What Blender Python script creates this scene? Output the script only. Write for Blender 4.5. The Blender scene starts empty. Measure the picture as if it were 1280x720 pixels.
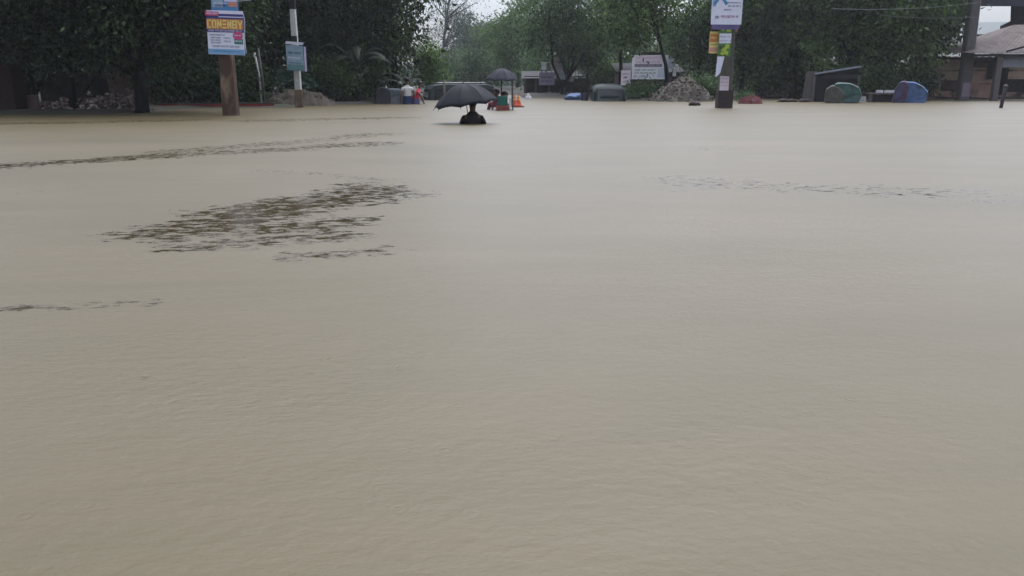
import bpy, bmesh, math, random
import numpy as np
from mathutils import Vector, Matrix

SC = bpy.context.scene
COL = SC.collection
R = math.radians

# ------------------------------------------------------------------ camera geometry
CAMH = 0.65
FPX = 1000.0
PITCH = math.atan(253.0 / FPX)
CP, SP = math.cos(PITCH), math.sin(PITCH)


def xat(px, Y, z=0.0):
    """world X of picture column px (1280 wide) at ground distance Y."""
    depth = Y * CP - (z - CAMH) * SP
    return (px - 640.0) / FPX * depth


def zat(py, Y):
    v = (360.0 - py) / FPX
    return CAMH + Y * (-SP + v * CP) / (CP + v * SP)


def ywater(py, z=0.0):
    v = (360.0 - py) / FPX
    return (CAMH - z) * (CP + v * SP) / (SP - v * CP)


# ------------------------------------------------------------------ shore and ground
SHORE = [(-4000, 19.0), (-600, 19.0), (-100, 19.3), (150, 19.6), (200, 22.5), (260, 24.5), (345, 25.0), (400, 27.5),
         (475, 30.5), (514, 32.9), (526, 33.2), (540, 38), (552, 60), (640, 60), (655, 44), (735, 43), (790, 37.5), (880, 36), (905, 43),
         (1030, 45), (1060, 34), (1150, 35), (1175, 41), (1400, 41), (2200, 41), (6000, 41)]
SHX = np.array([a for a, b in SHORE], float)
SHY = np.array([b for a, b in SHORE], float)


def shore_at(x, y):
    px = 640 + FPX * np.asarray(x) / np.maximum(np.asarray(y), 1.0) / CP
    return np.interp(px, SHX, SHY)


def ground_z(x, y):
    s = shore_at(x, y)
    t = np.clip((np.asarray(y) - s + 5.5) / 6.0, 0, 1)
    t = t * t * (3 - 2 * t)
    return -1.15 + 1.21 * t + np.clip((np.asarray(y) - s) * 0.02, 0, .5)


def gz(x, y):
    return float(ground_z(x, y))


# ------------------------------------------------------------------ materials
def lin(r, g, b):
    f = lambda c: (c / 255 / 12.92) if c / 255 <= .04045 else ((c / 255 + .055) / 1.055) ** 2.4
    return (f(r), f(g), f(b))


ALB = .66      # wet surfaces: overall albedo scale


def new_mat(name):
    m = bpy.data.materials.new(name)
    m.use_nodes = True
    nt = m.node_tree
    return m, nt, nt.nodes['Principled BSDF']


def mat(name, col, rough=.65, var=.25, scale=5.0, bump=0.0, spec=.2, metal=0.0, stain=None, stretch=(1, 1, 1)):
    col = tuple(c * ALB for c in col)
    if stain:
        stain = (tuple(c * ALB for c in stain[0]),) + tuple(stain[1:])
    m, nt, b = new_mat(name)
    N, L = nt.nodes, nt.links
    tc = N.new('ShaderNodeTexCoord')
    mp = N.new('ShaderNodeMapping')
    mp.inputs['Scale'].default_value = stretch
    L.new(tc.outputs['Object'], mp.inputs[0])
    nz = N.new('ShaderNodeTexNoise')
    nz.inputs['Scale'].default_value = scale
    nz.inputs['Detail'].default_value = 6
    nz.inputs['Roughness'].default_value = .65
    L.new(mp.outputs[0], nz.inputs['Vector'])
    rp = N.new('ShaderNodeValToRGB')
    rp.color_ramp.elements[0].position = .3
    rp.color_ramp.elements[1].position = .7
    rp.color_ramp.elements[0].color = tuple(c * (1 - var) for c in col) + (1,)
    rp.color_ramp.elements[1].color = tuple(min(1, c * (1 + var)) for c in col) + (1,)
    L.new(nz.outputs['Fac'], rp.inputs[0])
    out = rp.outputs[0]
    if stain:
        scol, sscale, lo, hi = stain
        n2 = N.new('ShaderNodeTexNoise')
        n2.inputs['Scale'].default_value = sscale
        n2.inputs['Detail'].default_value = 5
        L.new(mp.outputs[0], n2.inputs['Vector'])
        r2 = N.new('ShaderNodeMapRange')
        r2.inputs['From Min'].default_value = lo
        r2.inputs['From Max'].default_value = hi
        L.new(n2.outputs['Fac'], r2.inputs['Value'])
        mx = N.new('ShaderNodeMix')
        mx.data_type = 'RGBA'
        L.new(r2.outputs[0], mx.inputs[0])
        L.new(out, mx.inputs[6])
        mx.inputs[7].default_value = tuple(scol) + (1,)
        out = mx.outputs[2]
    L.new(out, b.inputs['Base Color'])
    b.inputs['Roughness'].default_value = rough
    b.inputs['Specular IOR Level'].default_value = spec
    b.inputs['Metallic'].default_value = metal
    if bump:
        bp = N.new('ShaderNodeBump')
        bp.inputs['Strength'].default_value = bump
        bp.inputs['Distance'].default_value = .02
        L.new(nz.outputs['Fac'], bp.inputs['Height'])
        L.new(bp.outputs[0], b.inputs['Normal'])
    return m


def leaf_mat(name, c0, c1, rough=.6, spec=.05, trans=0.0):
    m, nt, b = new_mat(name)
    N, L = nt.nodes, nt.links
    at = N.new('ShaderNodeAttribute')
    at.attribute_name = 'tint'
    mx = N.new('ShaderNodeMix')
    mx.data_type = 'RGBA'
    L.new(at.outputs['Fac'], mx.inputs[0])
    mx.inputs[6].default_value = tuple(c0) + (1,)
    mx.inputs[7].default_value = tuple(c1) + (1,)
    L.new(mx.outputs[2], b.inputs['Base Color'])
    b.inputs['Roughness'].default_value = rough
    b.inputs['Specular IOR Level'].default_value = spec
    if trans:
        tr = N.new('ShaderNodeBsdfTranslucent')
        L.new(mx.outputs[2], tr.inputs['Color'])
        ms = N.new('ShaderNodeMixShader')
        ms.inputs[0].default_value = trans
        L.new(b.outputs[0], ms.inputs[1])
        L.new(tr.outputs[0], ms.inputs[2])
        L.new(ms.outputs[0], N['Material Output'].inputs['Surface'])
    return m


def brick_mat(name, c1, c2, mortar, scale=1.0, stain=None):
    m, nt, b = new_mat(name)
    N, L = nt.nodes, nt.links
    tc = N.new('ShaderNodeTexCoord')
    sx = N.new('ShaderNodeSeparateXYZ')
    cx = N.new('ShaderNodeCombineXYZ')
    ad = N.new('ShaderNodeMath')
    L.new(tc.outputs['Object'], sx.inputs[0])
    L.new(sx.outputs[0], ad.inputs[0])
    L.new(sx.outputs[1], ad.inputs[1])
    L.new(ad.outputs[0], cx.inputs[0])
    L.new(sx.outputs[2], cx.inputs[1])
    br = N.new('ShaderNodeTexBrick')
    br.inputs['Color1'].default_value = tuple(c1) + (1,)
    br.inputs['Color2'].default_value = tuple(c2) + (1,)
    br.inputs['Mortar'].default_value = tuple(mortar) + (1,)
    br.inputs['Scale'].default_value = scale
    br.inputs['Brick Width'].default_value = .25
    br.inputs['Row Height'].default_value = .08
    br.inputs['Mortar Size'].default_value = .008
    L.new(cx.outputs[0], br.inputs['Vector'])
    nz = N.new('ShaderNodeTexNoise')
    nz.inputs['Scale'].default_value = 1.2
    nz.inputs['Detail'].default_value = 6
    L.new(tc.outputs['Object'], nz.inputs['Vector'])
    mr = N.new('ShaderNodeMapRange')
    mr.inputs['From Min'].default_value = .35
    mr.inputs['From Max'].default_value = .65
    mr.inputs['To Max'].default_value = .75
    L.new(nz.outputs['Fac'], mr.inputs['Value'])
    mx = N.new('ShaderNodeMix')
    mx.data_type = 'RGBA'
    L.new(mr.outputs[0], mx.inputs[0])
    L.new(br.outputs['Color'], mx.inputs[6])
    mx.inputs[7].default_value = tuple(stain or mortar) + (1,)
    L.new(mx.outputs[2], b.inputs['Base Color'])
    b.inputs['Roughness'].default_value = .8
    b.inputs['Specular IOR Level'].default_value = .1
    return m


M = {}
M['bark'] = mat('wet_bark', (.035, .03, .026), .9, .4, 9, .6, spec=.08, stretch=(1, 1, .25))
M['bark_black'] = mat('black_bark', (.012, .012, .012), .9, .4, 9, .5, spec=.06, stretch=(1, 1, .25))
M['bark_grey'] = mat('grey_bark', (.14, .14, .14), .8, .3, 8, .5, stretch=(1, 1, .25))
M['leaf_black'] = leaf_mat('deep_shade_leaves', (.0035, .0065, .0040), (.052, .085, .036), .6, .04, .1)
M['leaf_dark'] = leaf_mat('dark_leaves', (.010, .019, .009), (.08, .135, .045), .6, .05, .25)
M['leaf_shrub'] = leaf_mat('shrub_leaves', (.010, .023, .012), (.04, .075, .034), trans=.2)
M['leaf_right'] = leaf_mat('mango_leaves', (.014, .028, .012), (.165, .26, .075), .55, .07, .35)
M['leaf_mid'] = leaf_mat('mid_leaves', (.015, .030, .016), (.125, .20, .075), trans=.4)
M['leaf_light'] = leaf_mat('light_leaves', (.03, .06, .022), (.125, .20, .05), trans=.45)
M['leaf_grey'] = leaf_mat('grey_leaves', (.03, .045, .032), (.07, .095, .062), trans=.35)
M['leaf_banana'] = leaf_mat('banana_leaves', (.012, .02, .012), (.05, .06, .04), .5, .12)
M['leaf_fern'] = leaf_mat('fern_leaves', (.008, .020, .013), (.022, .046, .027))
M['pole'] = mat('stained_concrete', (.20, .14, .085), .8, .35, 5, .5, stain=((.07, .04, .026), 3.2, .40, .52), stretch=(1, 1, .45))
M['pole_grey'] = mat('grey_concrete', (.11, .10, .10), .8, .25, 5, .3, stretch=(1, 1, .3))
M['pole_right'] = mat('brown_concrete', (.085, .075, .062), .8, .3, 5, .3, stretch=(1, 1, .3))
M['pole_base'] = mat('dark_brown_paint', (.045, .032, .03), .7, .3, 5)
M['whitewash'] = mat('whitewash', (.55, .55, .52), .7, .25, 8)
M['paper'] = mat('white_print', (.74, .75, .86), .5, .08, 8)
M['paper_lilac'] = mat('lilac_print', (.62, .58, .78), .5, .08, 8)
M['navy'] = mat('navy_print', (.05, .05, .18), .5, .15, 6)
M['blue'] = mat('blue_print', (.08, .24, .48), .5, .12, 6)
M['skyblue'] = mat('sky_blue_print', (.22, .42, .62), .5, .12, 6)
M['pink'] = mat('pink_print', (.60, .07, .20), .5, .12, 6)
M['yellow'] = mat('yellow_print', (.85, .66, .22), .5, .12, 6)
M['orange'] = mat('orange_print', (.60, .22, .06), .5, .12, 6)
M['green_print'] = mat('green_print', (.05, .20, .16), .5, .12, 6)
M['lime'] = mat('lime_print', (.40, .50, .05), .5, .2, 6)
M['leafgreen'] = mat('leaf_green_print', (.08, .19, .05), .5, .2, 6)
M['violet'] = mat('violet_print', (.14, .11, .27), .5, .15, 6)
M['ink'] = mat('grey_ink', (.10, .10, .15), .5, .1, 6)
M['ink_pale'] = mat('pale_ink', (.30, .31, .36), .5, .1, 6)
M['magenta_ink'] = mat('magenta_ink', (.34, .10, .22), .5, .1, 6)
M['peach'] = mat('peach_print', (.62, .30, .22), .5, .1, 6)
M['teal'] = mat('teal_print', (.13, .27, .27), .5, .12, 6)
M['paleblue'] = mat('pale_blue_print', (.30, .42, .50), .5, .12, 6)
M['umbrella'] = mat('wet_black_nylon', (.010, .011, .016), .7, .2, 6, .1, spec=.09)
M['umbrella_grey'] = mat('wet_grey_nylon', (.028, .031, .041), .7, .2, 6, .1, spec=.1)
M['metal'] = mat('dull_metal', (.20, .20, .21), .4, .2, 8, metal=.7)
M['dark_metal'] = mat('dark_metal', (.03, .03, .035), .4, .2, 8, metal=.4)
M['skin'] = mat('brown_skin', (.16, .085, .055), .5, .12, 9)
M['hair'] = mat('black_hair', (.008, .008, .008), .5, .3, 30, .4)
M['cloth_black'] = mat('black_wet_shirt', (.012, .012, .012), .6, .3, 10, .3)
M['cloth_white'] = mat('off_white_shirt', (.60, .58, .54), .8, .15, 10, .3)
M['cloth_navy'] = mat('navy_cloth', (.02, .035, .085), .8, .2, 10, .3)
M['cloth_red'] = mat('red_shirt', (.62, .06, .09), .8, .2, 10, .3)
M['cloth_purple'] = mat('purple_cloth', (.10, .09, .19), .8, .2, 10, .3)
M['cloth_maroon'] = mat('dusty_red_shirt', (.20, .055, .075), .8, .2, 10, .3)
M['cloth_pale'] = mat('pale_grey_shirt', (.26, .31, .31), .8, .2, 10, .3)
M['cloth_dark'] = mat('dark_trousers', (.03, .03, .035), .8, .2, 10, .3)
M['cone'] = mat('orange_plastic', (.52, .085, .03), .5, .2, 12)
M['cone_band'] = mat('pale_orange_band', (.62, .33, .12), .45, .15, 12)
M['redpaint'] = mat('brown_red_paint', (.23, .06, .045), .6, .25, 6)
M['redkerb'] = mat('faded_red_paint', (.32, .05, .045), .7, .35, 3)
M['white'] = mat('dirty_white_paint', (.62, .60, .55), .6, .15, 8)
M['greenbox'] = mat('bottle_green_plastic', (.02, .11, .085), .45, .2, 6)
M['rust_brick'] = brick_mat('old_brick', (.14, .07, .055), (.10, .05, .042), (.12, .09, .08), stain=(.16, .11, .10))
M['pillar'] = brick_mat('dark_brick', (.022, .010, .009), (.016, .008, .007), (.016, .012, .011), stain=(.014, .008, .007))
M['plaster'] = mat('pinkish_plaster', (.98, .76, .64), .85, .18, 3, .2, stain=((.66, .47, .39), 1.3, .45, .62))
M['plaster_low'] = mat('damp_plaster', (.66, .42, .34), .85, .25, 3, .2, stain=((.16, .11, .10), 1.6, .5, .62))
M['panel_pink'] = mat('pinkish_grey_panel', (.15, .10, .095), .85, .2, 4)
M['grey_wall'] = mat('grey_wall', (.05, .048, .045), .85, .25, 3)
M['darkwood'] = mat('dark_wood', (.03, .025, .024), .8, .3, 6, stretch=(1, 1, .2))
M['greywood'] = mat('grey_wood', (.11, .095, .09), .8, .3, 6, stretch=(1, 1, .2))
M['dark'] = mat('dark_board', (.018, .018, .021), .8, .2, 4)
M['tin_purple'] = mat('faded_purple_tin', (.105, .083, .074), .7, .35, 2.5, spec=.1, stain=((.06, .04, .035), 3, .5, .68))
M['tin_grey'] = mat('grey_tin', (.12, .13, .128), .6, .25, 2.5, spec=.2, stain=((.075, .07, .065), 2.5, .55, .7))
M['tin_far'] = mat('far_tin', (.07, .09, .086), .6, .15, 1.5)
M['sheet_grey'] = mat('grey_sheet', (.21, .225, .255), .6, .1, 3)
M['beam'] = mat('dark_slate_board', (.035, .037, .05), .7, .2, 3)
M['lavender'] = mat('lavender_board', (.52, .46, .60), .6, .12, 3)
M['pinkboard'] = mat('pinkish_board', (.68, .56, .60), .6, .12, 3)
M['pinkwhite'] = mat('pink_white_board', (.98, .82, .88), .6, .1, 3)
M['whiteboard'] = mat('white_board', (.98, .98, .98), .6, .1, 3)
M['bluewhite'] = mat('bluish_white_board', (.68, .76, .86), .6, .1, 3)
M['mauve'] = mat('mauve_board', (.24, .19, .23), .6, .12, 3)
M['cng_green'] = mat('auto_green', (.035, .085, .075), .4, .25, 5, spec=.5)
M['cng_darkgreen'] = mat('auto_dark_green', (.007, .020, .020), .5, .2, 5, spec=.15)
M['canvas_grey'] = mat('grey_canvas', (.13, .15, .16), .6, .45, 4, .9, stain=((.05, .048, .04), 3.2, .52, .70))
M['canvas_green'] = mat('green_canvas', (.045, .10, .085), .55, .45, 4, .9, stain=((.05, .048, .04), 3.2, .52, .70))
M['canvas_blue'] = mat('blue_canvas', (.06, .11, .23), .55, .45, 4, .9, stain=((.05, .048, .04), 3.2, .52, .70))
M['canvas_purple'] = mat('purple_canvas', (.065, .055, .11), .55, .45, 4, .9, stain=((.05, .048, .04), 3.2, .52, .70))
M['canvas_dark'] = mat('dark_canvas', (.03, .032, .038), .5, .45, 4, .9, stain=((.05, .048, .04), 3.2, .52, .70))
M['canvas_brown'] = mat('brown_canvas', (.085, .08, .066), .7, .45, 4, .9, stain=((.05, .048, .04), 3.2, .52, .70))
M['rag'] = mat('pale_rag', (.22, .23, .20), .8, .3, 9)
M['van_teal'] = mat('grey_teal_paint', (.04, .058, .058), .5, .2, 5, spec=.2)
M['glass'] = mat('dark_glass', (.012, .016, .018), .12, .1, 5, spec=.6)
M['rubber'] = mat('rubber', (.02, .02, .02), .8, .2, 8)
M['lamp_glass'] = mat('lamp_glass', (.45, .45, .42), .25, .1, 8)
M['tarp_red'] = mat('dark_red_tarp', (.14, .032, .036), .55, .35, 6, .3)
M['tarp_blue'] = mat('blue_tarp', (.055, .105, .23), .55, .25, 6, .3)
M['sack'] = mat('white_sack', (.62, .62, .62), .7, .12, 8, .3)
M['soil'] = mat('grey_brown_soil', (.10, .088, .070), .95, .35, 5, 1.0, stain=((.07, .06, .05), 2.2, .5, .65))
M['soil_left'] = mat('brown_soil', (.075, .06, .047), .95, .35, 5, 1.0)
M['gravel'] = mat('loose_gravel', (.105, .09, .072), .9, .75, 5, .3)
M['stone'] = mat('mixed_rubble', (.17, .12, .105), .85, .8, 9, .4, stain=((.52, .47, .43), 8, .56, .62))
M['wire'] = mat('cable', (.10, .12, .12), .6, .1, 4)
M['wood_wet'] = mat('wet_driftwood', (.035, .026, .022), .7, .4, 8, .4)


# ------------------------------------------------------------------ mesh builder
class MB:
    def __init__(s):
        s.v = []
        s.f = []

    def add(s, vs, fs):
        o = len(s.v)
        s.v += [tuple(p) for p in vs]
        s.f += [tuple(i + o for i in f) for f in fs]
        return s

    def box(s, c, d, rot=(0, 0, 0), taper=1.0):
        x, y, z = d[0] / 2, d[1] / 2, d[2] / 2
        vs = [(-x, -y, -z), (x, -y, -z), (x, y, -z), (-x, y, -z),
              (-x * taper, -y * taper, z), (x * taper, -y * taper, z), (x * taper, y * taper, z), (-x * taper, y * taper, z)]
        Mx = Matrix.Translation(c) @ (Matrix.Rotation(rot[2], 4, 'Z') @ Matrix.Rotation(rot[1], 4, 'Y') @ Matrix.Rotation(rot[0], 4, 'X'))
        return s.add([Mx @ Vector(p) for p in vs],
                     [(3, 2, 1, 0), (4, 5, 6, 7), (0, 1, 5, 4), (1, 2, 6, 5), (2, 3, 7, 6), (3, 0, 4, 7)])

    def tube(s, pts, rad, n=8):
        pts = [Vector(p) for p in pts]
        if not isinstance(rad, (list, tuple)):
            rad = [rad] * len(pts)
        vs, fs = [], []
        ref = Vector((0, 1, 0.13))
        for i, p in enumerate(pts):
            t = (pts[min(i + 1, len(pts) - 1)] - pts[max(i - 1, 0)])
            t = t.normalized() if t.length > 1e-9 else Vector((0, 0, 1))
            a = t.cross(ref)
            if a.length < .05:
                a = t.cross(Vector((1, 0, 0)))
            a.normalize()
            b = t.cross(a)
            for k in range(n):
                an = 2 * math.pi * k / n
                vs.append(p + (a * math.cos(an) + b * math.sin(an)) * rad[i])
        for i in range(len(pts) - 1):
            for k in range(n):
                k2 = (k + 1) % n
                fs.append((i * n + k, i * n + k2, (i + 1) * n + k2, (i + 1) * n + k))
        fs.append(tuple(range(n - 1, -1, -1)))
        fs.append(tuple((len(pts) - 1) * n + k for k in range(n)))
        return s.add(vs, fs)

    def lathe(s, prof, n=20, c=(0, 0, 0)):
        vs, fs = [], []
        for r, z in prof:
            for k in range(n):
                an = 2 * math.pi * k / n
                vs.append((c[0] + r * math.cos(an), c[1] + r * math.sin(an), c[2] + z))
        for i in range(len(prof) - 1):
            for k in range(n):
                k2 = (k + 1) % n
                fs.append((i * n + k, i * n + k2, (i + 1) * n + k2, (i + 1) * n + k))
        fs.append(tuple(range(n - 1, -1, -1)))
        fs.append(tuple((len(prof) - 1) * n + k for k in range(n)))
        return s.add(vs, fs)

    def prism(s, poly, y0, y1, axis='y'):
        """poly in (x,z), extruded along y."""
        n = len(poly)
        vs = [(x, y0, z) for x, z in poly] + [(x, y1, z) for x, z in poly]
        fs = [tuple(range(n)), tuple(range(2 * n - 1, n - 1, -1))]
        for i in range(n):
            j = (i + 1) % n
            fs.append((j, i, n + i, n + j))
        return s.add(vs, fs)

    def slab(s, quad, th):
        """four corner points made a sheet of thickness th (downwards)."""
        q = [Vector(p) for p in quad]
        nrm = (q[1] - q[0]).cross(q[3] - q[0]).normalized() * th
        vs = q + [p - nrm for p in q]
        return s.add(vs, [(0, 1, 2, 3), (7, 6, 5, 4), (0, 4, 5, 1), (1, 5, 6, 2), (2, 6, 7, 3), (3, 7, 4, 0)])

    def grid(s, fn, nu, nv):
        vs = [fn(i / nu, j / nv) for j in range(nv + 1) for i in range(nu + 1)]
        fs = []
        for j in range(nv):
            for i in range(nu):
                a = j * (nu + 1) + i
                fs.append((a, a + 1, a + nu + 2, a + nu + 1))
        return s.add(vs, fs)

    def blob(s, c, r, rng, n=7, m=5, jit=.2):
        vs, fs = [], []
        vs.append((c[0], c[1], c[2] - r[2]))
        for j in range(1, m):
            ph = -math.pi / 2 + math.pi * j / m
            for k in range(n):
                an = 2 * math.pi * k / n
                q = 1 + rng.uniform(-jit, jit)
                vs.append((c[0] + r[0] * q * math.cos(ph) * math.cos(an), c[1] + r[1] * q * math.cos(ph) * math.sin(an),
                           c[2] + r[2] * q * math.sin(ph)))
        vs.append((c[0], c[1], c[2] + r[2]))
        for k in range(n):
            fs.append((0, 1 + (k + 1) % n, 1 + k))
        for j in range(m - 2):
            for k in range(n):
                a = 1 + j * n + k
                b = 1 + j * n + (k + 1) % n
                fs.append((a, b, b + n, a + n))
        t = len(vs) - 1
        o = 1 + (m - 2) * n
        for k in range(n):
            fs.append((o + k, o + (k + 1) % n, t))
        return s.add(vs, fs)

    def build(s, name, m, parent=None, smooth=False, bevel=0.0, loc=None, rotz=0.0):
        me = bpy.data.meshes.new(name)
        me.from_pydata([tuple(map(float, p)) for p in s.v], [], s.f)
        if bevel:
            bm = bmesh.new()
            bm.from_mesh(me)
            bmesh.ops.recalc_face_normals(bm, faces=bm.faces)
            bmesh.ops.bevel(bm, geom=list(bm.edges), offset=bevel, segments=2, affect='EDGES', profile=.6)
            bm.to_mesh(me)
            bm.free()
        else:
            bm = bmesh.new()
            bm.from_mesh(me)
            bmesh.ops.recalc_face_normals(bm, faces=bm.faces)
            bm.to_mesh(me)
            bm.free()
        if smooth:
            me.polygons.foreach_set('use_smooth', [True] * len(me.polygons))
        me.materials.append(m)
        o = bpy.data.objects.new(name, me)
        COL.objects.link(o)
        o.parent = parent
        if loc is not None:
            o.location = loc
        o.rotation_euler = (0, 0, rotz)
        return o


def tag(o, label, cat, group=None, kind=None):
    o['label'] = label
    o['category'] = cat
    if group:
        o['group'] = group
    if kind:
        o['kind'] = kind
    return o


def empty(name, loc, rotz=0.0, rot=None):
    o = bpy.data.objects.new(name, None)
    COL.objects.link(o)
    o.location = loc
    o.rotation_euler = rot if rot else (0, 0, rotz)
    o.empty_display_size = .2
    return o


def copy_tree(o, parent=None):
    c = o.copy()
    COL.objects.link(c)
    c.parent = parent
    for ch in list(o.children):
        copy_tree(ch, c)
    return c


# ------------------------------------------------------------------ foliage
def unit(a):
    return a / np.maximum(np.linalg.norm(a, axis=1, keepdims=True), 1e-9)


def leaf_object(name, P, D, L, W, tint, m, parent, rng, fold=.12):
    n = len(P)
    D = unit(D)
    U = unit(np.cross(D, unit(rng.normal(size=(n, 3)) + np.array([0, 0, .6]))))
    Nn = np.cross(U, D)
    L = L[:, None]
    W = W[:, None]
    V = np.empty((n, 4, 3))
    V[:, 0] = P
    V[:, 1] = P + D * L * .45 + U * W * .5 + Nn * W * fold
    V[:, 2] = P + D * L
    V[:, 3] = P + D * L * .45 - U * W * .5 + Nn * W * fold
    me = bpy.data.meshes.new(name)
    me.vertices.add(n * 4)
    me.vertices.foreach_set('co', V.reshape(-1).astype(np.float32))
    me.loops.add(n * 4)
    me.loops.foreach_set('vertex_index', np.arange(n * 4, dtype=np.int32))
    me.polygons.add(n)
    me.polygons.foreach_set('loop_start', np.arange(0, n * 4, 4, dtype=np.int32))
    me.update(calc_edges=True)
    at = me.attributes.new('tint', 'FLOAT', 'POINT')
    at.data.foreach_set('value', np.repeat(np.clip(tint, 0, 1), 4).astype(np.float32))
    me.materials.append(m)
    o = bpy.data.objects.new(name, me)
    COL.objects.link(o)
    o.parent = parent
    return o


def clumps(rng, C, Rr, ncl, hollow=.45, zmin=None):
    d = unit(rng.normal(size=(ncl, 3)))
    r = rng.random(ncl) ** hollow
    P = np.array(C) + d * r[:, None] * np.array(Rr)
    if zmin is not None:
        P[:, 2] = np.maximum(P[:, 2], zmin + rng.random(ncl) * .3)
    return P


def foliage(name, parent, m, CL, per, crad, L, seed, droop=.35, aspect=.45, flat=.75, bright=0.0):
    rng = np.random.default_rng(seed)
    k = len(CL)
    n = k * per
    idx = np.repeat(np.arange(k), per)
    cr = crad * (.6 + .8 * rng.random(k))
    off = rng.normal(size=(n, 3)) * .5
    P = CL[idx] + off * cr[idx][:, None] * np.array([1, 1, flat])
    D = unit(off) * .7 + rng.normal(size=(n, 3)) * .55 + np.array([0, 0, -droop])
    ln = L * (.65 + .7 * rng.random(n))
    ct = rng.random(k) ** 2.2
    tint = .66 * ct[idx] + .34 * rng.random(n) ** 3 + bright
    return leaf_object(name, P, D, ln, ln * aspect * (.8 + .4 * rng.random(n)), tint, m, parent, rng)


def tree(px, Y, label, H, rx, zc, rz, leaf, ncl=110, per=110, crad=.9, L=.16, tr=.12, seed=1, bark='bark', lean=(0, 0),
         name='tree', cat='tree', group=None, hollow=.45, zmin=None, fork=None, ry=None, limbs=12, droop=.35, aspect=.45,
         cx=0.0, zbase=None, cut=None):
    X = xat(px, Y)
    zb = gz(X, Y) - .1 if zbase is None else zbase
    t = empty(name, (X, Y, zb))
    tag(t, label, cat, group)
    rng = np.random.default_rng(seed)
    rp = random.Random(seed)
    C = np.array([cx + lean[0], lean[1], zc - zb])
    CL = clumps(rng, C, (rx, ry or rx, rz), ncl, hollow, None if zmin is None else zmin - zb)
    if cut is not None:
        CL = CL[[cut(p) for p in CL]]
    top = zc - zb + rz * .45
    mb = MB()
    paths = []
    if fork:
        z0 = fork[0] - zb
        mb.tube([(0, 0, 0), (.02, 0, z0 * .5), (0, 0, z0 + .1)], [tr * 1.25, tr, tr * .95], 9)
        for fx in fork[1]:
            p = [(0, 0, z0 - .05), (fx * .35, .05, z0 + .5), (fx * .8, .1, z0 + 1.4), (fx * 1.2, .1, top)]
            mb.tube(p, [tr * .75, tr * .62, tr * .45, tr * .15], 8)
            paths.append([Vector(q) for q in p])
    else:
        p = []
        for i in range(8):
            u = i / 7
            p.append((lean[0] * u + rp.uniform(-.06, .06) * (u > 0) + cx * u * u, lean[1] * u + rp.uniform(-.06, .06) * (u > 0), top * u))
        mb.tube(p, [tr * (1.3 if i == 0 else 1.05 - .85 * i / 7) for i in range(8)], 9)
        paths.append([Vector(q) for q in p])
    for c in CL[rng.permutation(len(CL))[:limbs]]:
        c = Vector(c)
        pa = rp.choice(paths)
        cand = [q for q in pa if q.z < c.z - .1] or [pa[1]]
        s = cand[-1] if len(cand) < 2 else cand[-2]
        mid = (s + c) / 2 + Vector((rp.uniform(-.2, .2), rp.uniform(-.2, .2), rp.uniform(-.05, .3)))
        mb.tube([s, mid, c], [tr * .38, tr * .24, tr * .08], 6)
    mb.build('trunk', M[bark], t, smooth=True)
    foliage('crown', t, M[leaf], CL, per, crad, L, seed + 7, droop, aspect)
    return t


def shrub(px, Y, label, rx, zc, rz, leaf, ncl=30, per=70, crad=.5, L=.12, seed=1, group=None, name='shrub', cat='shrub', zmin=.1, ry=None, droop=.2, aspect=.45):
    X = xat(px, Y)
    zb = min(gz(X, Y), .1)
    t = empty(name, (X, Y, zb))
    tag(t, label, cat, group)
    rng = np.random.default_rng(seed)
    CL = clumps(rng, (0, 0, zc - zb), (rx, ry or rx * .7, rz), ncl, .5, zmin - zb)
    mb = MB()
    for c in CL[:10]:
        mb.tube([(c[0] * .3, c[1] * .3, -.05), tuple(c * .6), tuple(c)], [.02, .015, .006], 5)
    mb.build('stem', M['bark'], t, smooth=True)
    foliage('foliage', t, M[leaf], CL, per, crad, L, seed + 3, droop, aspect)
    return t


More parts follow.
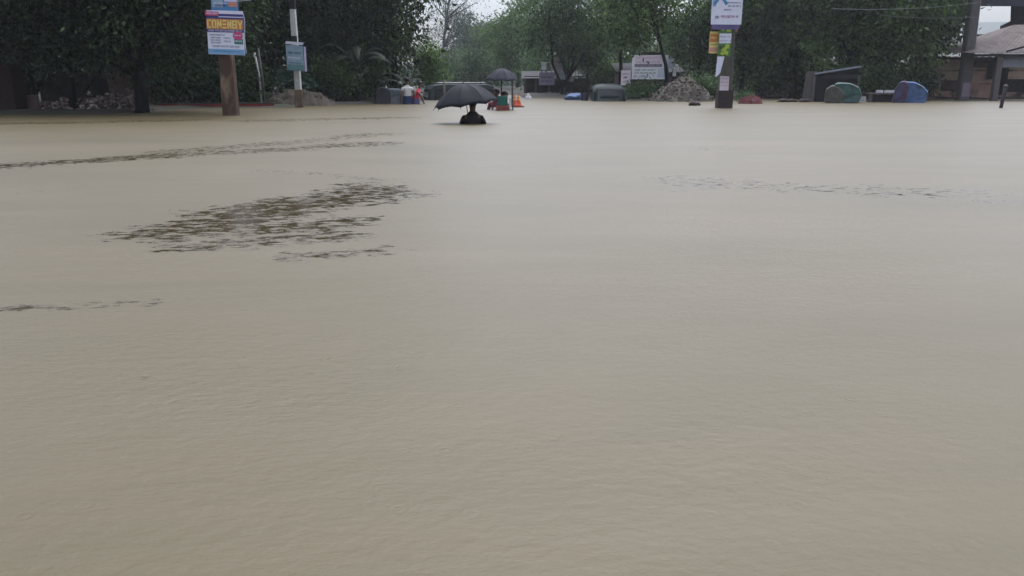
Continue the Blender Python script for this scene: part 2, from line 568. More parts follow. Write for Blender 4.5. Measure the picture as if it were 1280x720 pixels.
def frond_plant(px, Y, label, zb, spec, leaf, seed, name, cat, pinnate, stem_r=.05, stem_h=1.0):
    """spec: list of (azimuth, length, rise, width)."""
    X = xat(px, Y)
    t = empty(name, (X, Y, zb))
    tag(t, label, cat)
    rng = np.random.default_rng(seed)
    mb = MB()
    mb.tube([(0, 0, -.1), (.02, 0, stem_h * .5), (0, .02, stem_h)], [stem_r * 1.2, stem_r, stem_r * .7], 8)
    mb.build('stem', M['bark'], t, smooth=True)
    for az, ln, rise, wd in spec:
        d = np.array([math.cos(az), math.sin(az) * .8, 0])
        spine = [np.array([0, 0, stem_h]) + d * ln * u * .9 + np.array([0, 0, rise * (u * 1.9 - u * u * 1.75) * ln]) for u in np.linspace(0, 1, 9)]
        fb = MB()
        fb.tube([tuple(q) for q in spine], [.012 * (1 - .8 * i / 8) for i in range(9)], 5)
        fr = fb.build('leaf_rib', M[leaf], t)
        if pinnate:
            P, D, L_, W_ = [], [], [], []
            for i in range(60):
                u = .12 + .87 * i / 60
                k = min(int(u * 8), 7)
                w = u * 8 - k
                p = spine[k] * (1 - w) + spine[k + 1] * w
                tg = spine[k + 1] - spine[k]
                tg = tg / np.linalg.norm(tg)
                sd = np.cross(tg, [0, 0, 1])
                sd /= np.linalg.norm(sd) + 1e-9
                for sg in (-1, 1):
                    P.append(p)
                    D.append(sd * sg + tg * .7 + np.array([0, 0, -.35]) + rng.normal(size=3) * .1)
                    L_.append(wd * (1 - abs(u - .45)) * (.8 + .4 * rng.random()))
                    W_.append(.035)
            leaf_object('frond', np.array(P), np.array(D), np.array(L_), np.array(W_), rng.random(len(P)), M[leaf], t, rng)
        else:
            tint = float(rng.random())
            vs, fs = [], []
            for i, q in enumerate(spine):
                u = i / 8
                w = wd * math.sin(math.pi * min(1, .08 + u * .92)) ** .6
                sd = np.cross(d, [0, 0, 1])
                for k, sgn in enumerate((-1, -.5, 0, .5, 1)):
                    vs.append(q + sd * w * sgn - np.array([0, 0, abs(sgn) * w * (.35 + .2 * rng.random())]))
            for i in range(8):
                for k in range(4):
                    if rng.random() < .12:
                        continue
                    a = i * 5 + k
                    fs.append((a, a + 1, a + 6, a + 5))
            me = bpy.data.meshes.new('leaf_blade')
            me.from_pydata([tuple(map(float, q)) for q in vs], [], fs)
            at = me.attributes.new('tint', 'FLOAT', 'POINT')
            at.data.foreach_set('value', np.full(len(vs), tint, np.float32))
            me.materials.append(M[leaf])
            o = bpy.data.objects.new('leaf_blade', me)
            COL.objects.link(o)
            o.parent = t
    return t


# ------------------------------------------------------------------ people
def skin_mesh(name, chains, m, parent, root=None, sub=2):
    """chains: list of point lists [(co, r)], shared points (same key) are merged."""
    bm = bmesh.new()
    lay = bm.verts.layers.skin.verify()
    seen = {}

    def vert(p, r):
        k = tuple(round(c, 5) for c in p)
        if k not in seen:
            v = bm.verts.new(p)
            rr = r if isinstance(r, tuple) else (r, r)
            v[lay].radius = rr
            seen[k] = v
        return seen[k]
    for ch in chains:
        vs = [vert(p, r) for p, r in ch]
        for a, b in zip(vs, vs[1:]):
            if bm.edges.get((a, b)) is None:
                bm.edges.new((a, b))
    # one root per island
    done = set()
    for v in list(bm.verts):
        if v in done:
            continue
        isl = [v]
        done.add(v)
        i = 0
        while i < len(isl):
            for e in isl[i].link_edges:
                w = e.other_vert(isl[i])
                if w not in done:
                    done.add(w)
                    isl.append(w)
            i += 1
        v[lay].use_root = True
    me = bpy.data.meshes.new(name + '_skeleton')
    bm.to_mesh(me)
    bm.free()
    o = bpy.data.objects.new(name, me)
    COL.objects.link(o)
    sk = o.modifiers.new('skin', 'SKIN')
    sk.use_smooth_shade = True
    sk.branch_smoothing = .4
    sb = o.modifiers.new('sub', 'SUBSURF')
    sb.levels = sb.render_levels = sub
    dg = bpy.context.evaluated_depsgraph_get()
    me2 = bpy.data.meshes.new_from_object(o.evaluated_get(dg))
    o.modifiers.clear()
    o.data = me2
    bpy.data.meshes.remove(me)
    me2.name = name
    me2.materials.clear()
    me2.materials.append(m)
    me2.polygons.foreach_set('use_smooth', [True] * len(me2.polygons))
    o.parent = parent
    return o


def person(loc, rotz, H, label, shirt, lower, lower_kind='trousers', sleeves='short', arms=None, bend=0.0, group=None, headturn=0.0, hair='hair', longhair=False):
    """local frame: faces -Y. arms: {'l':(elbow,wrist), 'r':(elbow,wrist)} in units of H, relative to the feet."""
    t = empty('person', loc, rotz)
    tag(t, label, 'person', group)
    S = lambda p: (p[0] * H, p[1] * H, p[2] * H)
    cb, sb = math.cos(bend), math.sin(bend)

    def B(p):  # bend the upper body forward (towards -y) about the hips
        x, y, z = p
        if z > .53:
            dz = z - .53
            return (x, y * cb - dz * sb, .53 + dz * cb + y * sb)
        return p
    Q = lambda p: S(B(p))
    ar = arms or {'l': ((.15, .02, .64), (.14, -.05, .50)), 'r': ((-.15, .02, .64), (-.14, -.05, .50))}
    pel = (0, 0, .53)
    ch = []
    ch.append([(Q(pel), (.085 * H, .062 * H)), (Q((0, .003, .61)), (.076 * H, .055 * H)), (Q((0, .006, .70)), (.080 * H, .052 * H)),
               (Q((0, .008, .768)), (.068 * H, .045 * H)), (Q((0, .01, .825)), .034 * H), (Q((0, .002, .862)), .033 * H),
               (Q((0, -.008, .895)), (.042 * H, .048 * H)), (Q((0, -.006, .935)), (.047 * H, .056 * H)), (Q((0, .0, .968)), (.036 * H, .042 * H))])
    for sx in (-1, 1):
        ch.append([(Q((0, .008, .768)), .068 * H), (Q((sx * .092, .008, .757)), .032 * H)])
        e, w = ar['l' if sx > 0 else 'r']
        e, w = S(e), S(w)
        ev, wv = Vector(e), Vector(w)
        d = (wv - ev).normalized()
        palm = wv + d * .045 * H
        ch[-1] += [(tuple(ev * .5 + Vector(Q((sx * .094, .008, .762))) * .5), .031 * H), (e, .026 * H), (tuple(ev * .45 + wv * .55), .024 * H), (w, .016 * H), (tuple(palm), (.022 * H, .012 * H))]
        # fingers
        side = d.cross(Vector((0, 1, .2))).normalized()
        curl = side.cross(d).normalized()
        for i, fl in enumerate((.038, .044, .041, .032)):
            b = palm + side * (i - 1.5) * .0105 * H
            p1 = b + d * fl * .55 * H
            p2 = p1 + (d * .5 + curl * .7) * fl * .5 * H
            ch.append([(tuple(b), .0052 * H), (tuple(p1), .005 * H), (tuple(p2), .0042 * H)])
        tb = palm - d * .02 * H - side * .018 * H
        ch.append([(tuple(tb), .0062 * H), (tuple(tb - side * .016 * H + d * .014 * H), .0056 * H), (tuple(tb - side * .018 * H + d * .034 * H + curl * .008 * H), .0048 * H)])
        hip = (sx * .052, 0, .50)
        ch.append([(Q(pel), .08 * H), (S(hip), .058 * H), (S((sx * .056, -.004, .40)), .052 * H), (S((sx * .056, -.006, .285)), .034 * H),
                   (S((sx * .057, .006, .19)), .034 * H), (S((sx * .057, .008, .05)), .02 * H), (S((sx * .06, -.03, .022)), .02 * H), (S((sx * .062, -.075, .015)), .017 * H)])
    # nose and ears
    ch.append([(Q((0, -.05, .925)), .010 * H), (Q((0, -.066, .908)), .010 * H)])
    for sx in (-1, 1):
        ch.append([(Q((sx * .044, .0, .915)), .007 * H), (Q((sx * .052, .004, .925)), .010 * H)])
    skin_mesh('body', ch, M['skin'], t)
    # eyes and mouth
    rr = random.Random(5)
    for sx in (-1, 1):
        eb = MB()
        c = Q((sx * .018, -.053, .927))
        eb.blob(c, (.007 * H, .005 * H, .005 * H), rr, 8, 6, 0)
        eb.build('eye', M['hair'], t, smooth=True)
    # shirt
    k = 1.16
    sh = [[(Q((0, .0, .50)), (.092 * H, .072 * H)), (Q((0, .003, .61)), (.088 * H, .066 * H)), (Q((0, .006, .70)), (.098 * H, .068 * H)),
           (Q((0, .008, .765)), (.086 * H, .060 * H)), (Q((0, .01, .80)), (.058 * H, .050 * H)), (Q((0, .01, .84)), .042 * H)]]
    for sx in (-1, 1):
        e, w = ar['l' if sx > 0 else 'r']
        e, w = Vector(S(e)), Vector(S(w))
        s0 = Vector(Q((sx * .094, .008, .762)))
        c2 = [(Q((0, .008, .765)), (.088 * H, .060 * H)), (tuple(s0), .046 * H)]
        if sleeves == 'long':
            c2 += [(tuple(s0 * .5 + e * .5), .040 * H), (tuple(e), .034 * H), (tuple(e * .35 + w * .65), .03 * H)]
        else:
            c2 += [(tuple(s0 * .45 + e * .55), .042 * H)]
        sh.append(c2)
    skin_mesh('shirt', sh, M[shirt], t)
    # lower clothing
    if lower_kind == 'wrap':
        prof = [(.115, .12), (.118, .3), (.112, .48), (.104, .60)]
        mb = MB()
        for r, z in prof:
            pass
        n = 18
        vs, fs = [], []
        for r, z in prof:
            for q in range(n):
                an = 2 * math.pi * q / n
                w = 1 + .05 * math.sin(5 * an + z * 9)
                vs.append(S((r * w * math.cos(an), r * .8 * w * math.sin(an), z)))
        for i in range(len(prof) - 1):
            for q in range(n):
                fs.append((i * n + q, i * n + (q + 1) % n, (i + 1) * n + (q + 1) % n, (i + 1) * n + q))
        mb.add(vs, fs)
        mb.build('waist_cloth', M[lower], t, smooth=True)
    else:
        tr = []
        for sx in (-1, 1):
            tr.append([(S((0, 0, .53)), (.094 * H, .072 * H)), (S((sx * .052, 0, .49)), .066 * H), (S((sx * .056, -.004, .40)), .06 * H),
                       (S((sx * .056, -.004, .28)), .047 * H), (S((sx * .057, .004, .08)), .038 * H)])
        skin_mesh('trousers', tr, M[lower], t)
    # hair: cap over the skull
    hb = MB()
    c = Vector(Q((0, .008, .938)))
    n, m_ = 16, 8
    vs, fs = [], []
    for j in range(m_ + 1):
        for q in range(n):
            an = 2 * math.pi * q / n
            back = .5 + .5 * math.sin(an)          # 1 at the back (+y)
            lim = R(78) + back * R(50 if not longhair else 75)
            ph = lim * j / m_
            rr_ = 1.03 + .03 * math.sin(an * 5 + j)
            vs.append(c + Vector((math.sin(ph) * math.cos(an) * .053 * H * rr_, math.sin(ph) * math.sin(an) * .062 * H * rr_, math.cos(ph) * .056 * H * rr_)))
    for j in range(m_):
        for q in range(n):
            fs.append((j * n + q, j * n + (q + 1) % n, (j + 1) * n + (q + 1) % n, (j + 1) * n + q))
    hb.add(vs, fs)
    ho = hb.build('hair', M[hair], t, smooth=True)
    sm = ho.modifiers.new('thick', 'SOLIDIFY')
    sm.thickness = .008
    return t


# ------------------------------------------------------------------ umbrella
def umbrella(loc, rot, Rr, h, label, m, shaft=.62, phase=0.0, hook=True, sr=.007):
    t = empty('umbrella', loc, rot=rot)     # local origin at the crown of the canopy
    tag(t, label, 'umbrella', 'open umbrellas held over the water')
    nr, seg, nt = 8, 6, 12

    def P(th, u, dz=0.0):
        a = (th / (2 * math.pi) * nr) % 1.0
        sag = math.sin(math.pi * a)
        r = Rr * u * (1 - .085 * sag * u * u)
        z = -h * (u ** 2.2) - .022 * sag * u - .014 * math.sin(u * math.pi) * sag
        z += .055 * sag * max(0, u - .7) / .3
        return (r * math.cos(th + phase), r * math.sin(th + phase), z + dz)
    vs, fs = [(0, 0, 0)], []
    nn = nr * seg
    for j in range(1, nt + 1):
        for k in range(nn):
            vs.append(P(2 * math.pi * k / nn, j / nt))
    for k in range(nn):
        fs.append((0, 1 + k, 1 + (k + 1) % nn))
    for j in range(nt - 1):
        for k in range(nn):
            a = 1 + j * nn + k
            b = 1 + j * nn + (k + 1) % nn
            fs.append((a, b, b + nn, a + nn))
    mb = MB()
    mb.add(vs, fs)
    c = mb.build('canopy', m, t)
    me = c.data
    me.polygons.foreach_set('use_smooth', [True] * len(me.polygons))
    # creases along the ribs stay sharp
    for e in me.edges:
        a, b = e.vertices
        if a and b:
            ka, kb = (a - 1) % nn, (b - 1) % nn
            if ka == kb and ka % seg == 0:
                e.use_edge_sharp = True
    c.modifiers.new('cloth', 'SOLIDIFY').thickness = .003
    for k in range(nr):
        th = 2 * math.pi * k / nr
        rb = MB()
        rb.tube([P(th, u, -.008) for u in np.linspace(.05, 1.03, 8)], .0035, 5)
        rb.build('rib', M['dark_metal'], t)
    sb = MB()
    sb.tube([(0, 0, .01), (0, 0, -shaft)], sr, 8)
    sho = sb.build('shaft', M['dark_metal'], t)
    fb = MB()
    fb.lathe([(.014, -.01), (.012, .01), (.006, .03), (.004, .055)], 10)
    fb.build('ferrule', M['dark_metal'], t)
    if hook:
        hb = MB()
        pts = [(0, 0, -shaft + .03), (0, 0, -shaft - .05)] + [(.03 - .03 * math.cos(a), 0, -shaft - .05 - .03 * math.sin(a)) for a in np.linspace(.4, math.pi, 7)]
        hb.tube(pts, .011, 8)
        hb.build('handle', M['cloth_dark'], sho, smooth=True)
    return t


# ------------------------------------------------------------------ printed sheets
def scribble(mb, x0, x1, z, h, y, rng, head=True, dens=1.0):
    """a line of illegible lettering: a head stroke with hanging strokes."""
    x = x0
    while x < x1 - h * .4:
        wlen = min(rng.uniform(1.6, 4.2) * h, x1 - x)
        if head:
            mb.box((x + wlen / 2, y, z + h * .42), (wlen, .002, h * .16))
        q = x
        while q < x + wlen - h * .2:
            mb.box((q + h * .08, y, z), (h * .17, .002, h * rng.uniform(.6, 1)))
            if rng.random() < .7 * dens:
                mb.box((q + h * .25, y, z + h * rng.uniform(-.35, .3)), (h * .4, .002, h * .16), (0, rng.uniform(-.6, .6), 0))
            q += h * rng.uniform(.4, .62)
        x += wlen + h * .45


class Sheet:
    """flat printed thing in local x (right), z (up), facing -y."""

    def __init__(s, name, loc, rotz, label, cat='poster', group=None, roll=0.0):
        s.t = empty(name, loc, rot=(0, roll, rotz))
        tag(s.t, label, cat, group)

    def rect(s, name, x0, x1, z0, z1, m, y=0.0, th=.006, skew=0.0):
        mb = MB()
        mb.prism([(x0, z0), (x1, z0), (x1 + skew, z1), (x0 + skew, z1)], y - th / 2, y + th / 2)
        if not hasattr(s, 'first'):
            s.first = mb.build(name, M[m], s.t)
            s.layers = {name: s.first}
            return s.first
        o = mb.build(name, M[m], s.t)
        s.layers[name] = o
        return o

    def text(s, lines, m, y=-.008, seed=1, name='lettering', head=True):
        """each line of print is a sub-part of the sheet or band it is printed on."""
        rng = random.Random(seed)
        on = s.layers.get(name.replace('_lettering', ''), s.first)
        for x0, x1, z, h in lines:
            mb = MB()
            scribble(mb, x0, x1, z, h, y, rng, head)
            mb.build(name, M[m], on)


# ================================================================== SETTING
def build_ground():
    xs = np.concatenate([np.linspace(-205, -45, 24), np.linspace(-42, 42, 141), np.linspace(45, 205, 24)])
    ys = np.concatenate([np.linspace(-30, 12, 12), np.linspace(13, 66, 107), np.linspace(70, 205, 28)])
    Xg, Yg = np.meshgrid(xs, ys)
    Z = ground_z(Xg, Yg)
    rng = np.random.default_rng(3)
    Z = Z + rng.normal(size=Z.shape) * .02 * (Z > -1)
    V = np.stack([Xg, Yg, Z], -1).reshape(-1, 3)
    nx, ny = len(xs), len(ys)
    fs = [(j * nx + i, j * nx + i + 1, (j + 1) * nx + i + 1, (j + 1) * nx + i) for j in range(ny - 1) for i in range(nx - 1)]
    me = bpy.data.meshes.new('ground')
    me.from_pydata(V.tolist(), [], fs)
    me.polygons.foreach_set('use_smooth', [True] * len(me.polygons))
    me.materials.append(mat('muddy_ground', (.05, .042, .034), .85, .4, .9, .6, stain=((.03, .038, .022), .5, .48, .6)))
    o = bpy.data.objects.new('ground', me)
    COL.objects.link(o)
    o['kind'] = 'structure'
    o['label'] = 'muddy bank and flooded road bed under the brown water'


def build_water():
    mb = MB()
    mb.add([(-205, -30, 0), (205, -30, 0), (205, 205, 0), (-205, 205, 0)], [(0, 1, 2, 3)])
    m, nt, b = new_mat('muddy_flood_water')
    N, L = nt.nodes, nt.links
    geo = N.new('ShaderNodeNewGeometry')
    pos = geo.outputs['Position']

    def math_(op, a, b_=None, c=None, clamp=False):
        n = N.new('ShaderNodeMath')
        n.operation = op
        n.use_clamp = clamp
        for i, v in enumerate((a, b_, c)):
            if v is None:
                continue
            if isinstance(v, (int, float)):
                n.inputs[i].default_value = v
            else:
                L.new(v, n.inputs[i])
        return n.outputs[0]

    def noise(scale, detail=4, stretch=(1, 1, 1), rough=.6, rot=0.0, dist=0.0):
        mp = N.new('ShaderNodeMapping')
        mp.inputs['Scale'].default_value = stretch
        mp.inputs['Rotation'].default_value = (0, 0, rot)
        L.new(pos, mp.inputs[0])
        n = N.new('ShaderNodeTexNoise')
        n.inputs['Scale'].default_value = scale
        n.inputs['Detail'].default_value = detail
        n.inputs['Roughness'].default_value = rough
        n.inputs['Distortion'].default_value = dist
        L.new(mp.outputs[0], n.inputs['Vector'])
        return n.outputs['Fac']

    def vmath(op, a, b_):
        n = N.new('ShaderNodeVectorMath')
        n.operation = op
        for i, v in enumerate((a, b_)):
            if v is None:
                continue
            if isinstance(v, tuple):
                n.inputs[i].default_value = v
            else:
                L.new(v, n.inputs[i])
        return n

    warp = math_('SUBTRACT', noise(1.3, 5), .5)

    def capsule(a, e, w, soft, amount, warpk=1.0):
        a = Vector((a[0], a[1], 0))
        e = Vector((e[0], e[1], 0))
        ab = e - a
        pa = vmath('SUBTRACT', pos, tuple(a)).outputs[0]
        dt = vmath('DOT_PRODUCT', pa, tuple(ab)).outputs['Value']
        tt = math_('MULTIPLY', dt, 1 / ab.length_squared, clamp=True)
        sc = N.new('ShaderNodeVectorMath')
        sc.operation = 'SCALE'
        sc.inputs[0].default_value = tuple(ab)
        L.new(tt, sc.inputs['Scale'])
        df = vmath('SUBTRACT', pa, sc.outputs[0])
        ln = N.new('ShaderNodeVectorMath')
        ln.operation = 'LENGTH'
        L.new(df.outputs[0], ln.inputs[0])
        d = math_('ADD', ln.outputs['Value'], math_('MULTIPLY', warp, w * 2.2 * warpk))
        mr = N.new('ShaderNodeMapRange')
        mr.interpolation_type = 'SMOOTHSTEP'
        mr.inputs['From Min'].default_value = w * soft
        mr.inputs['From Max'].default_value = w * .2
        mr.inputs['To Min'].default_value = 0
        mr.inputs['To Max'].default_value = amount
        L.new(d, mr.inputs['Value'])
        return mr.outputs[0]

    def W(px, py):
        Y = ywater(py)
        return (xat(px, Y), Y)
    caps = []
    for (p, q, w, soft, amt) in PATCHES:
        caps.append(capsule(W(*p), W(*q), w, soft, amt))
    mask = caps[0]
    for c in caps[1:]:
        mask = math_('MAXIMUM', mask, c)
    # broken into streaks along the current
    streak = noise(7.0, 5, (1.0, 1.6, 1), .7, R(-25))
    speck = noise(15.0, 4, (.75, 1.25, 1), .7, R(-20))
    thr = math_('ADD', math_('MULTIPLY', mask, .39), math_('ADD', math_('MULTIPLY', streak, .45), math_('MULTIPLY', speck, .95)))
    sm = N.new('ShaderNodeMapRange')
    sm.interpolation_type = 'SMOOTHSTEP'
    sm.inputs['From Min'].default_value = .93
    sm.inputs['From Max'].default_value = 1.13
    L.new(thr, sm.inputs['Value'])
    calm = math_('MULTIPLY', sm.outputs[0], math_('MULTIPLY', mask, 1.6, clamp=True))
    # wide faint bands everywhere
    band = noise(.55, 4, (.35, 1.0, 1), .6, R(-12))
    rough = math_('ADD', math_('MULTIPLY', band, .16), WROUGH - .08)
    mx = N.new('ShaderNodeMix')
    L.new(calm, mx.inputs[0])
    L.new(rough, mx.inputs[2])
    mx.inputs[3].default_value = .10
    L.new(mx.outputs[0], b.inputs['Roughness'])
    # muddy body colour: silt swirls
    silt = math_('MULTIPLY', math_('SUBTRACT', noise(.9, 6, (.4, 1, 1), .65, R(-15), .6), .25), 2.0, clamp=True)
    rp = N.new('ShaderNodeMix')
    rp.data_type = 'RGBA'
    L.new(silt, rp.inputs[0])
    rp.inputs[6].default_value = WCOL0 + (1,)
    rp.inputs[7].default_value = WCOL1 + (1,)
    refl_dark = N.new('ShaderNodeMix')      # dark tree reflection painted into the base colour of the calm patches
    refl_dark.data_type = 'RGBA'
    L.new(calm, refl_dark.inputs[0])
    L.new(rp.outputs[2], refl_dark.inputs[6])
    refl_dark.inputs[7].default_value = (.031, .0225, .009, 1)
    L.new(refl_dark.outputs[2], b.inputs['Base Color'])
    b.inputs['IOR'].default_value = 1.33
    b.inputs['Specular IOR Level'].default_value = .5
    # waves
    rip = noise(26.0, 3, (1.0, 1.5, 1), .6, R(-15))
    chop = noise(5.0, 4, (.6, 1.5, 1), .55, R(-20))
    vo = N.new('ShaderNodeTexVoronoi')
    vo.feature = 'F1'
    vo.inputs['Scale'].default_value = 11.0
    L.new(pos, vo.inputs['Vector'])
    hit = math_('GREATER_THAN', vo.outputs['Color'], .40)
    ring = math_('MULTIPLY', hit, math_('MULTIPLY', math_('SINE', math_('MULTIPLY', vo.outputs['Distance'], 40.0)),
                 math_('SUBTRACT', 1.0, math_('MULTIPLY', vo.outputs['Distance'], 3.2), clamp=True)))
    gust = math_('MULTIPLY', math_('SUBTRACT', noise(.8, 4, (.45, 1.1, 1), .6, R(-18)), .28), 2.4, clamp=True)
    h = math_('MULTIPLY', gust, math_('ADD', math_('MULTIPLY', rip, .0105), math_('MULTIPLY', chop, .010)))
    h = math_('MULTIPLY', h, math_('SUBTRACT', 1.0, math_('MULTIPLY', calm, .7)))
    h = math_('ADD', h, math_('MULTIPLY', ring, .0008))
    bp = N.new('ShaderNodeBump')
    bp.inputs['Strength'].default_value = WBUMP
    bp.inputs['Distance'].default_value = 1.0
    L.new(h, bp.inputs['Height'])
    L.new(bp.outputs[0], b.inputs['Normal'])
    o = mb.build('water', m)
    o['kind'] = 'structure'
    o['label'] = 'rain pocked brown flood water covering the road'


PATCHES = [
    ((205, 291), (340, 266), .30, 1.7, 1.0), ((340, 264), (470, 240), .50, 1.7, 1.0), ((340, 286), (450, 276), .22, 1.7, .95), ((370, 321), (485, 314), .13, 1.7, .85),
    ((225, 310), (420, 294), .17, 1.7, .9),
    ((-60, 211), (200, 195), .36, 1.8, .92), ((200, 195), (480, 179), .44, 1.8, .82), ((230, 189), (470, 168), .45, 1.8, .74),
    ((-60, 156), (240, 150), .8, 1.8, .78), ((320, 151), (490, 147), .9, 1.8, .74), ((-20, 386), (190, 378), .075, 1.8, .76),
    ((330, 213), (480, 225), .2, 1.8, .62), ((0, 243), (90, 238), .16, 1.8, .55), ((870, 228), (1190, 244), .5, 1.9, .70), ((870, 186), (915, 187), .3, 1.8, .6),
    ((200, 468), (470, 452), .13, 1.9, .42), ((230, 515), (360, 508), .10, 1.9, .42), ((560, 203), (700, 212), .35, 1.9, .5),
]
WROUGH = .46
WBUMP = .42
WCOL0 = (.049, .040, .0155)
WCOL1 = (.070, .0535, .0255)

build_ground()
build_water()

# ================================================================== POLES
def pole(name, px, Y, top, w0, w1, m, label, lean=0.0, depth=.9, cat='utility pole', base=None):
    X = xat(px, Y)
    zb = gz(X, Y) - .2
    t = empty(name, (X, Y, zb))
    tag(t, label, cat)
    H = top - zb
    mb = MB()
    n = 10
    for i in range(n):
        u0, u1 = i / n, (i + 1) / n
        wa, wb = w0 + (w1 - w0) * u0, w0 + (w1 - w0) * u1
        ca, cb = lean * u0 * H, lean * u1 * H
        vs = []
        for (u, w, c) in ((u0, wa, ca), (u1, wb, cb)):
            h, d, ch = w / 2, w / 2 * depth, w * .12
            for (x, y) in ((-h + ch, -d), (h - ch, -d), (h, -d + ch), (h, d - ch), (h - ch, d), (-h + ch, d), (-h, d - ch), (-h, -d + ch)):
                vs.append((x + c, y, u * H))
        fs = [(k, (k + 1) % 8, 8 + (k + 1) % 8, 8 + k) for k in range(8)]
        if i == 0:
            fs.append(tuple(range(7, -1, -1)))
        if i == n - 1:
            fs.append(tuple(range(8, 16)))
        mb.add(vs, fs)
    mb.build('shaft', m, t)
    return t, X, zb


LP_Y = 18.4
lp, lpX, _ = pole('utility_pole', 289.5, LP_Y, 7.5, .34, .2, M['pole'], 'brown stained concrete pole in the water carrying two blue posters', lean=-.004)
# posters on the left pole (posters face the camera)
pxm = LP_Y / FPX


def sheet_at(name, px, py, Y, label, rotz=0.0, cat='poster', group=None, roll=0.0):
    z = zat(py, Y)
    return Sheet(name, (xat(px, Y, z), Y, z), rotz, label, cat, group, roll)


PY = LP_Y - .19
k = PY / FPX * .93
s = sheet_at('poster', 282, 40, PY, 'white and navy poster with yellow lettering and pink badge on brown stained pole', rotz=R(-4), roll=R(2), group='posters tied to poles')
s.rect('sheet', -24 * k, 24 * k, -28 * k, 26 * k, 'paper')
s.rect('navy_band', -24.6 * k, 24 * k, -.5 * k, 22 * k, 'navy', -.005, .006)
s.rect('white_rule', -8 * k, 24 * k, 17.8 * k, 19 * k, 'paper_lilac', -.009, .004)
s.rect('pink_strip', -25.5 * k, -8 * k, 19.5 * k, 24.5 * k, 'pink', -.011, .006)
s.text([(-23 * k, -9 * k, 22 * k, 2.6 * k)], 'paper', -.015, 3, 'pink_strip_lettering')
mb = MB()
rg = random.Random(11)
x = -23.5
for wd, form in ((5.5, 'C'), (6.0, 'O'), (6.0, 'N'), (6, 'S'), (5.5, 'N'), (6.5, 'B'), (6.5, 'Y')):
    h0, h1 = 4.3, 14.5
    yv = -.012
    if form in 'COB':
        mb.box(((x + .9) * k, yv, (h0 + h1) / 2 * k), (1.8 * k, .003, (h1 - h0) * k))
    if form in 'COSB':
        mb.box(((x + wd / 2) * k, yv, (h1 - .9) * k), (wd * .86 * k, .003, 1.8 * k))
        mb.box(((x + wd / 2) * k, yv, (h0 + .9) * k), (wd * .86 * k, .003, 1.8 * k))
    if form in 'OB':
        mb.box(((x + wd - 1) * k, yv, (h0 + h1) / 2 * k), (1.7 * k, .003, (h1 - h0 - 1) * k))
    if form in 'SB':
        mb.box(((x + wd / 2) * k, yv, (h0 + h1) / 2 * k), (wd * .8 * k, .003, 1.7 * k))
    if form == 'N':
        mb.box(((x + .9) * k, yv, (h0 + h1) / 2 * k), (1.8 * k, .003, (h1 - h0) * k))
        mb.box(((x + wd - 1) * k, yv, (h0 + h1) / 2 * k), (1.8 * k, .003, (h1 - h0) * k))
        mb.box(((x + wd / 2) * k, yv, (h0 + h1) / 2 * k), (1.7 * k, .003, (h1 - h0) * k), (0, R(-25), 0))
    if form == 'Y':
        mb.box(((x + wd / 2) * k, yv, (h0 + 2.6) * k), (1.8 * k, .003, 5.2 * k))
        mb.box(((x + wd * .25) * k, yv, (h1 - 2.8) * k), (1.8 * k, .003, 6 * k), (0, R(-22), 0))
        mb.box(((x + wd * .75) * k, yv, (h1 - 2.8) * k), (1.8 * k, .003, 6 * k), (0, R(22), 0))
    x += wd + .75
og = s.rect('orange_ground', -24.2 * k, 23.2 * k, 3.2 * k, 15.8 * k, 'orange', -.0085, .003)
mb.build('yellow_lettering', M['yellow'], og)
s.text([(-22 * k, 22 * k, 1.2 * k, 2.4 * k)], 'paper_lilac', -.011, 5, 'white_lettering')
s.text([(-21 * k, -1 * k, -4 * k, 2 * k), (-20 * k, -6 * k, -7.5 * k, 1.8 * k), (-20 * k, -6 * k, -10.5 * k, 1.8 * k), (-20 * k, -6 * k, -13.5 * k, 1.8 * k),
        (-3 * k, 6 * k, -7.5 * k, 1.8 * k), (-3 * k, 6 * k, -11.5 * k, 1.8 * k), (-18 * k, 18 * k, -18 * k, 2.6 * k)], 'ink_pale', -.006, 6, 'small_lettering')
s.rect('green_block', 11 * k, 22.5 * k, -14.5 * k, -8 * k, 'green_print', -.006, .004)
s.text([(12 * k, 22 * k, -11 * k, 1.8 * k)], 'paper', -.010, 8, 'green_block_lettering')
mb = MB()
mb.lathe([(6.6 * k, -.002), (6.6 * k, .002)], 20)
o = mb.build('pink_badge', M['pink'], s.t)
o.rotation_euler = (R(90), 0, 0)
o.location = (16 * k, -.008, -4.2 * k)
o.scale = (1, .78, 1)
s.text([(11.5 * k, 21 * k, -4 * k, 1.8 * k)], 'paper', -.0125, 9, 'badge_lettering')
s.rect('blue_band', -23.6 * k, 23.6 * k, -27.6 * k, -21 * k, 'skyblue', -.006, .004)
s.text([(-18 * k, 18 * k, -24 * k, 2 * k)], 'blue', -.0095, 10, 'blue_band_lettering')
mb = MB()
mb.tube([(22.5 * k, -.01, 25 * k), (25 * k, -.02, 22 * k), (26 * k, -.01, 15 * k), (25 * k, -.01, -8 * k), (26 * k, -.01, -26 * k)], .006, 6)
mb.build('edge_curl', M['paper'], s.t)

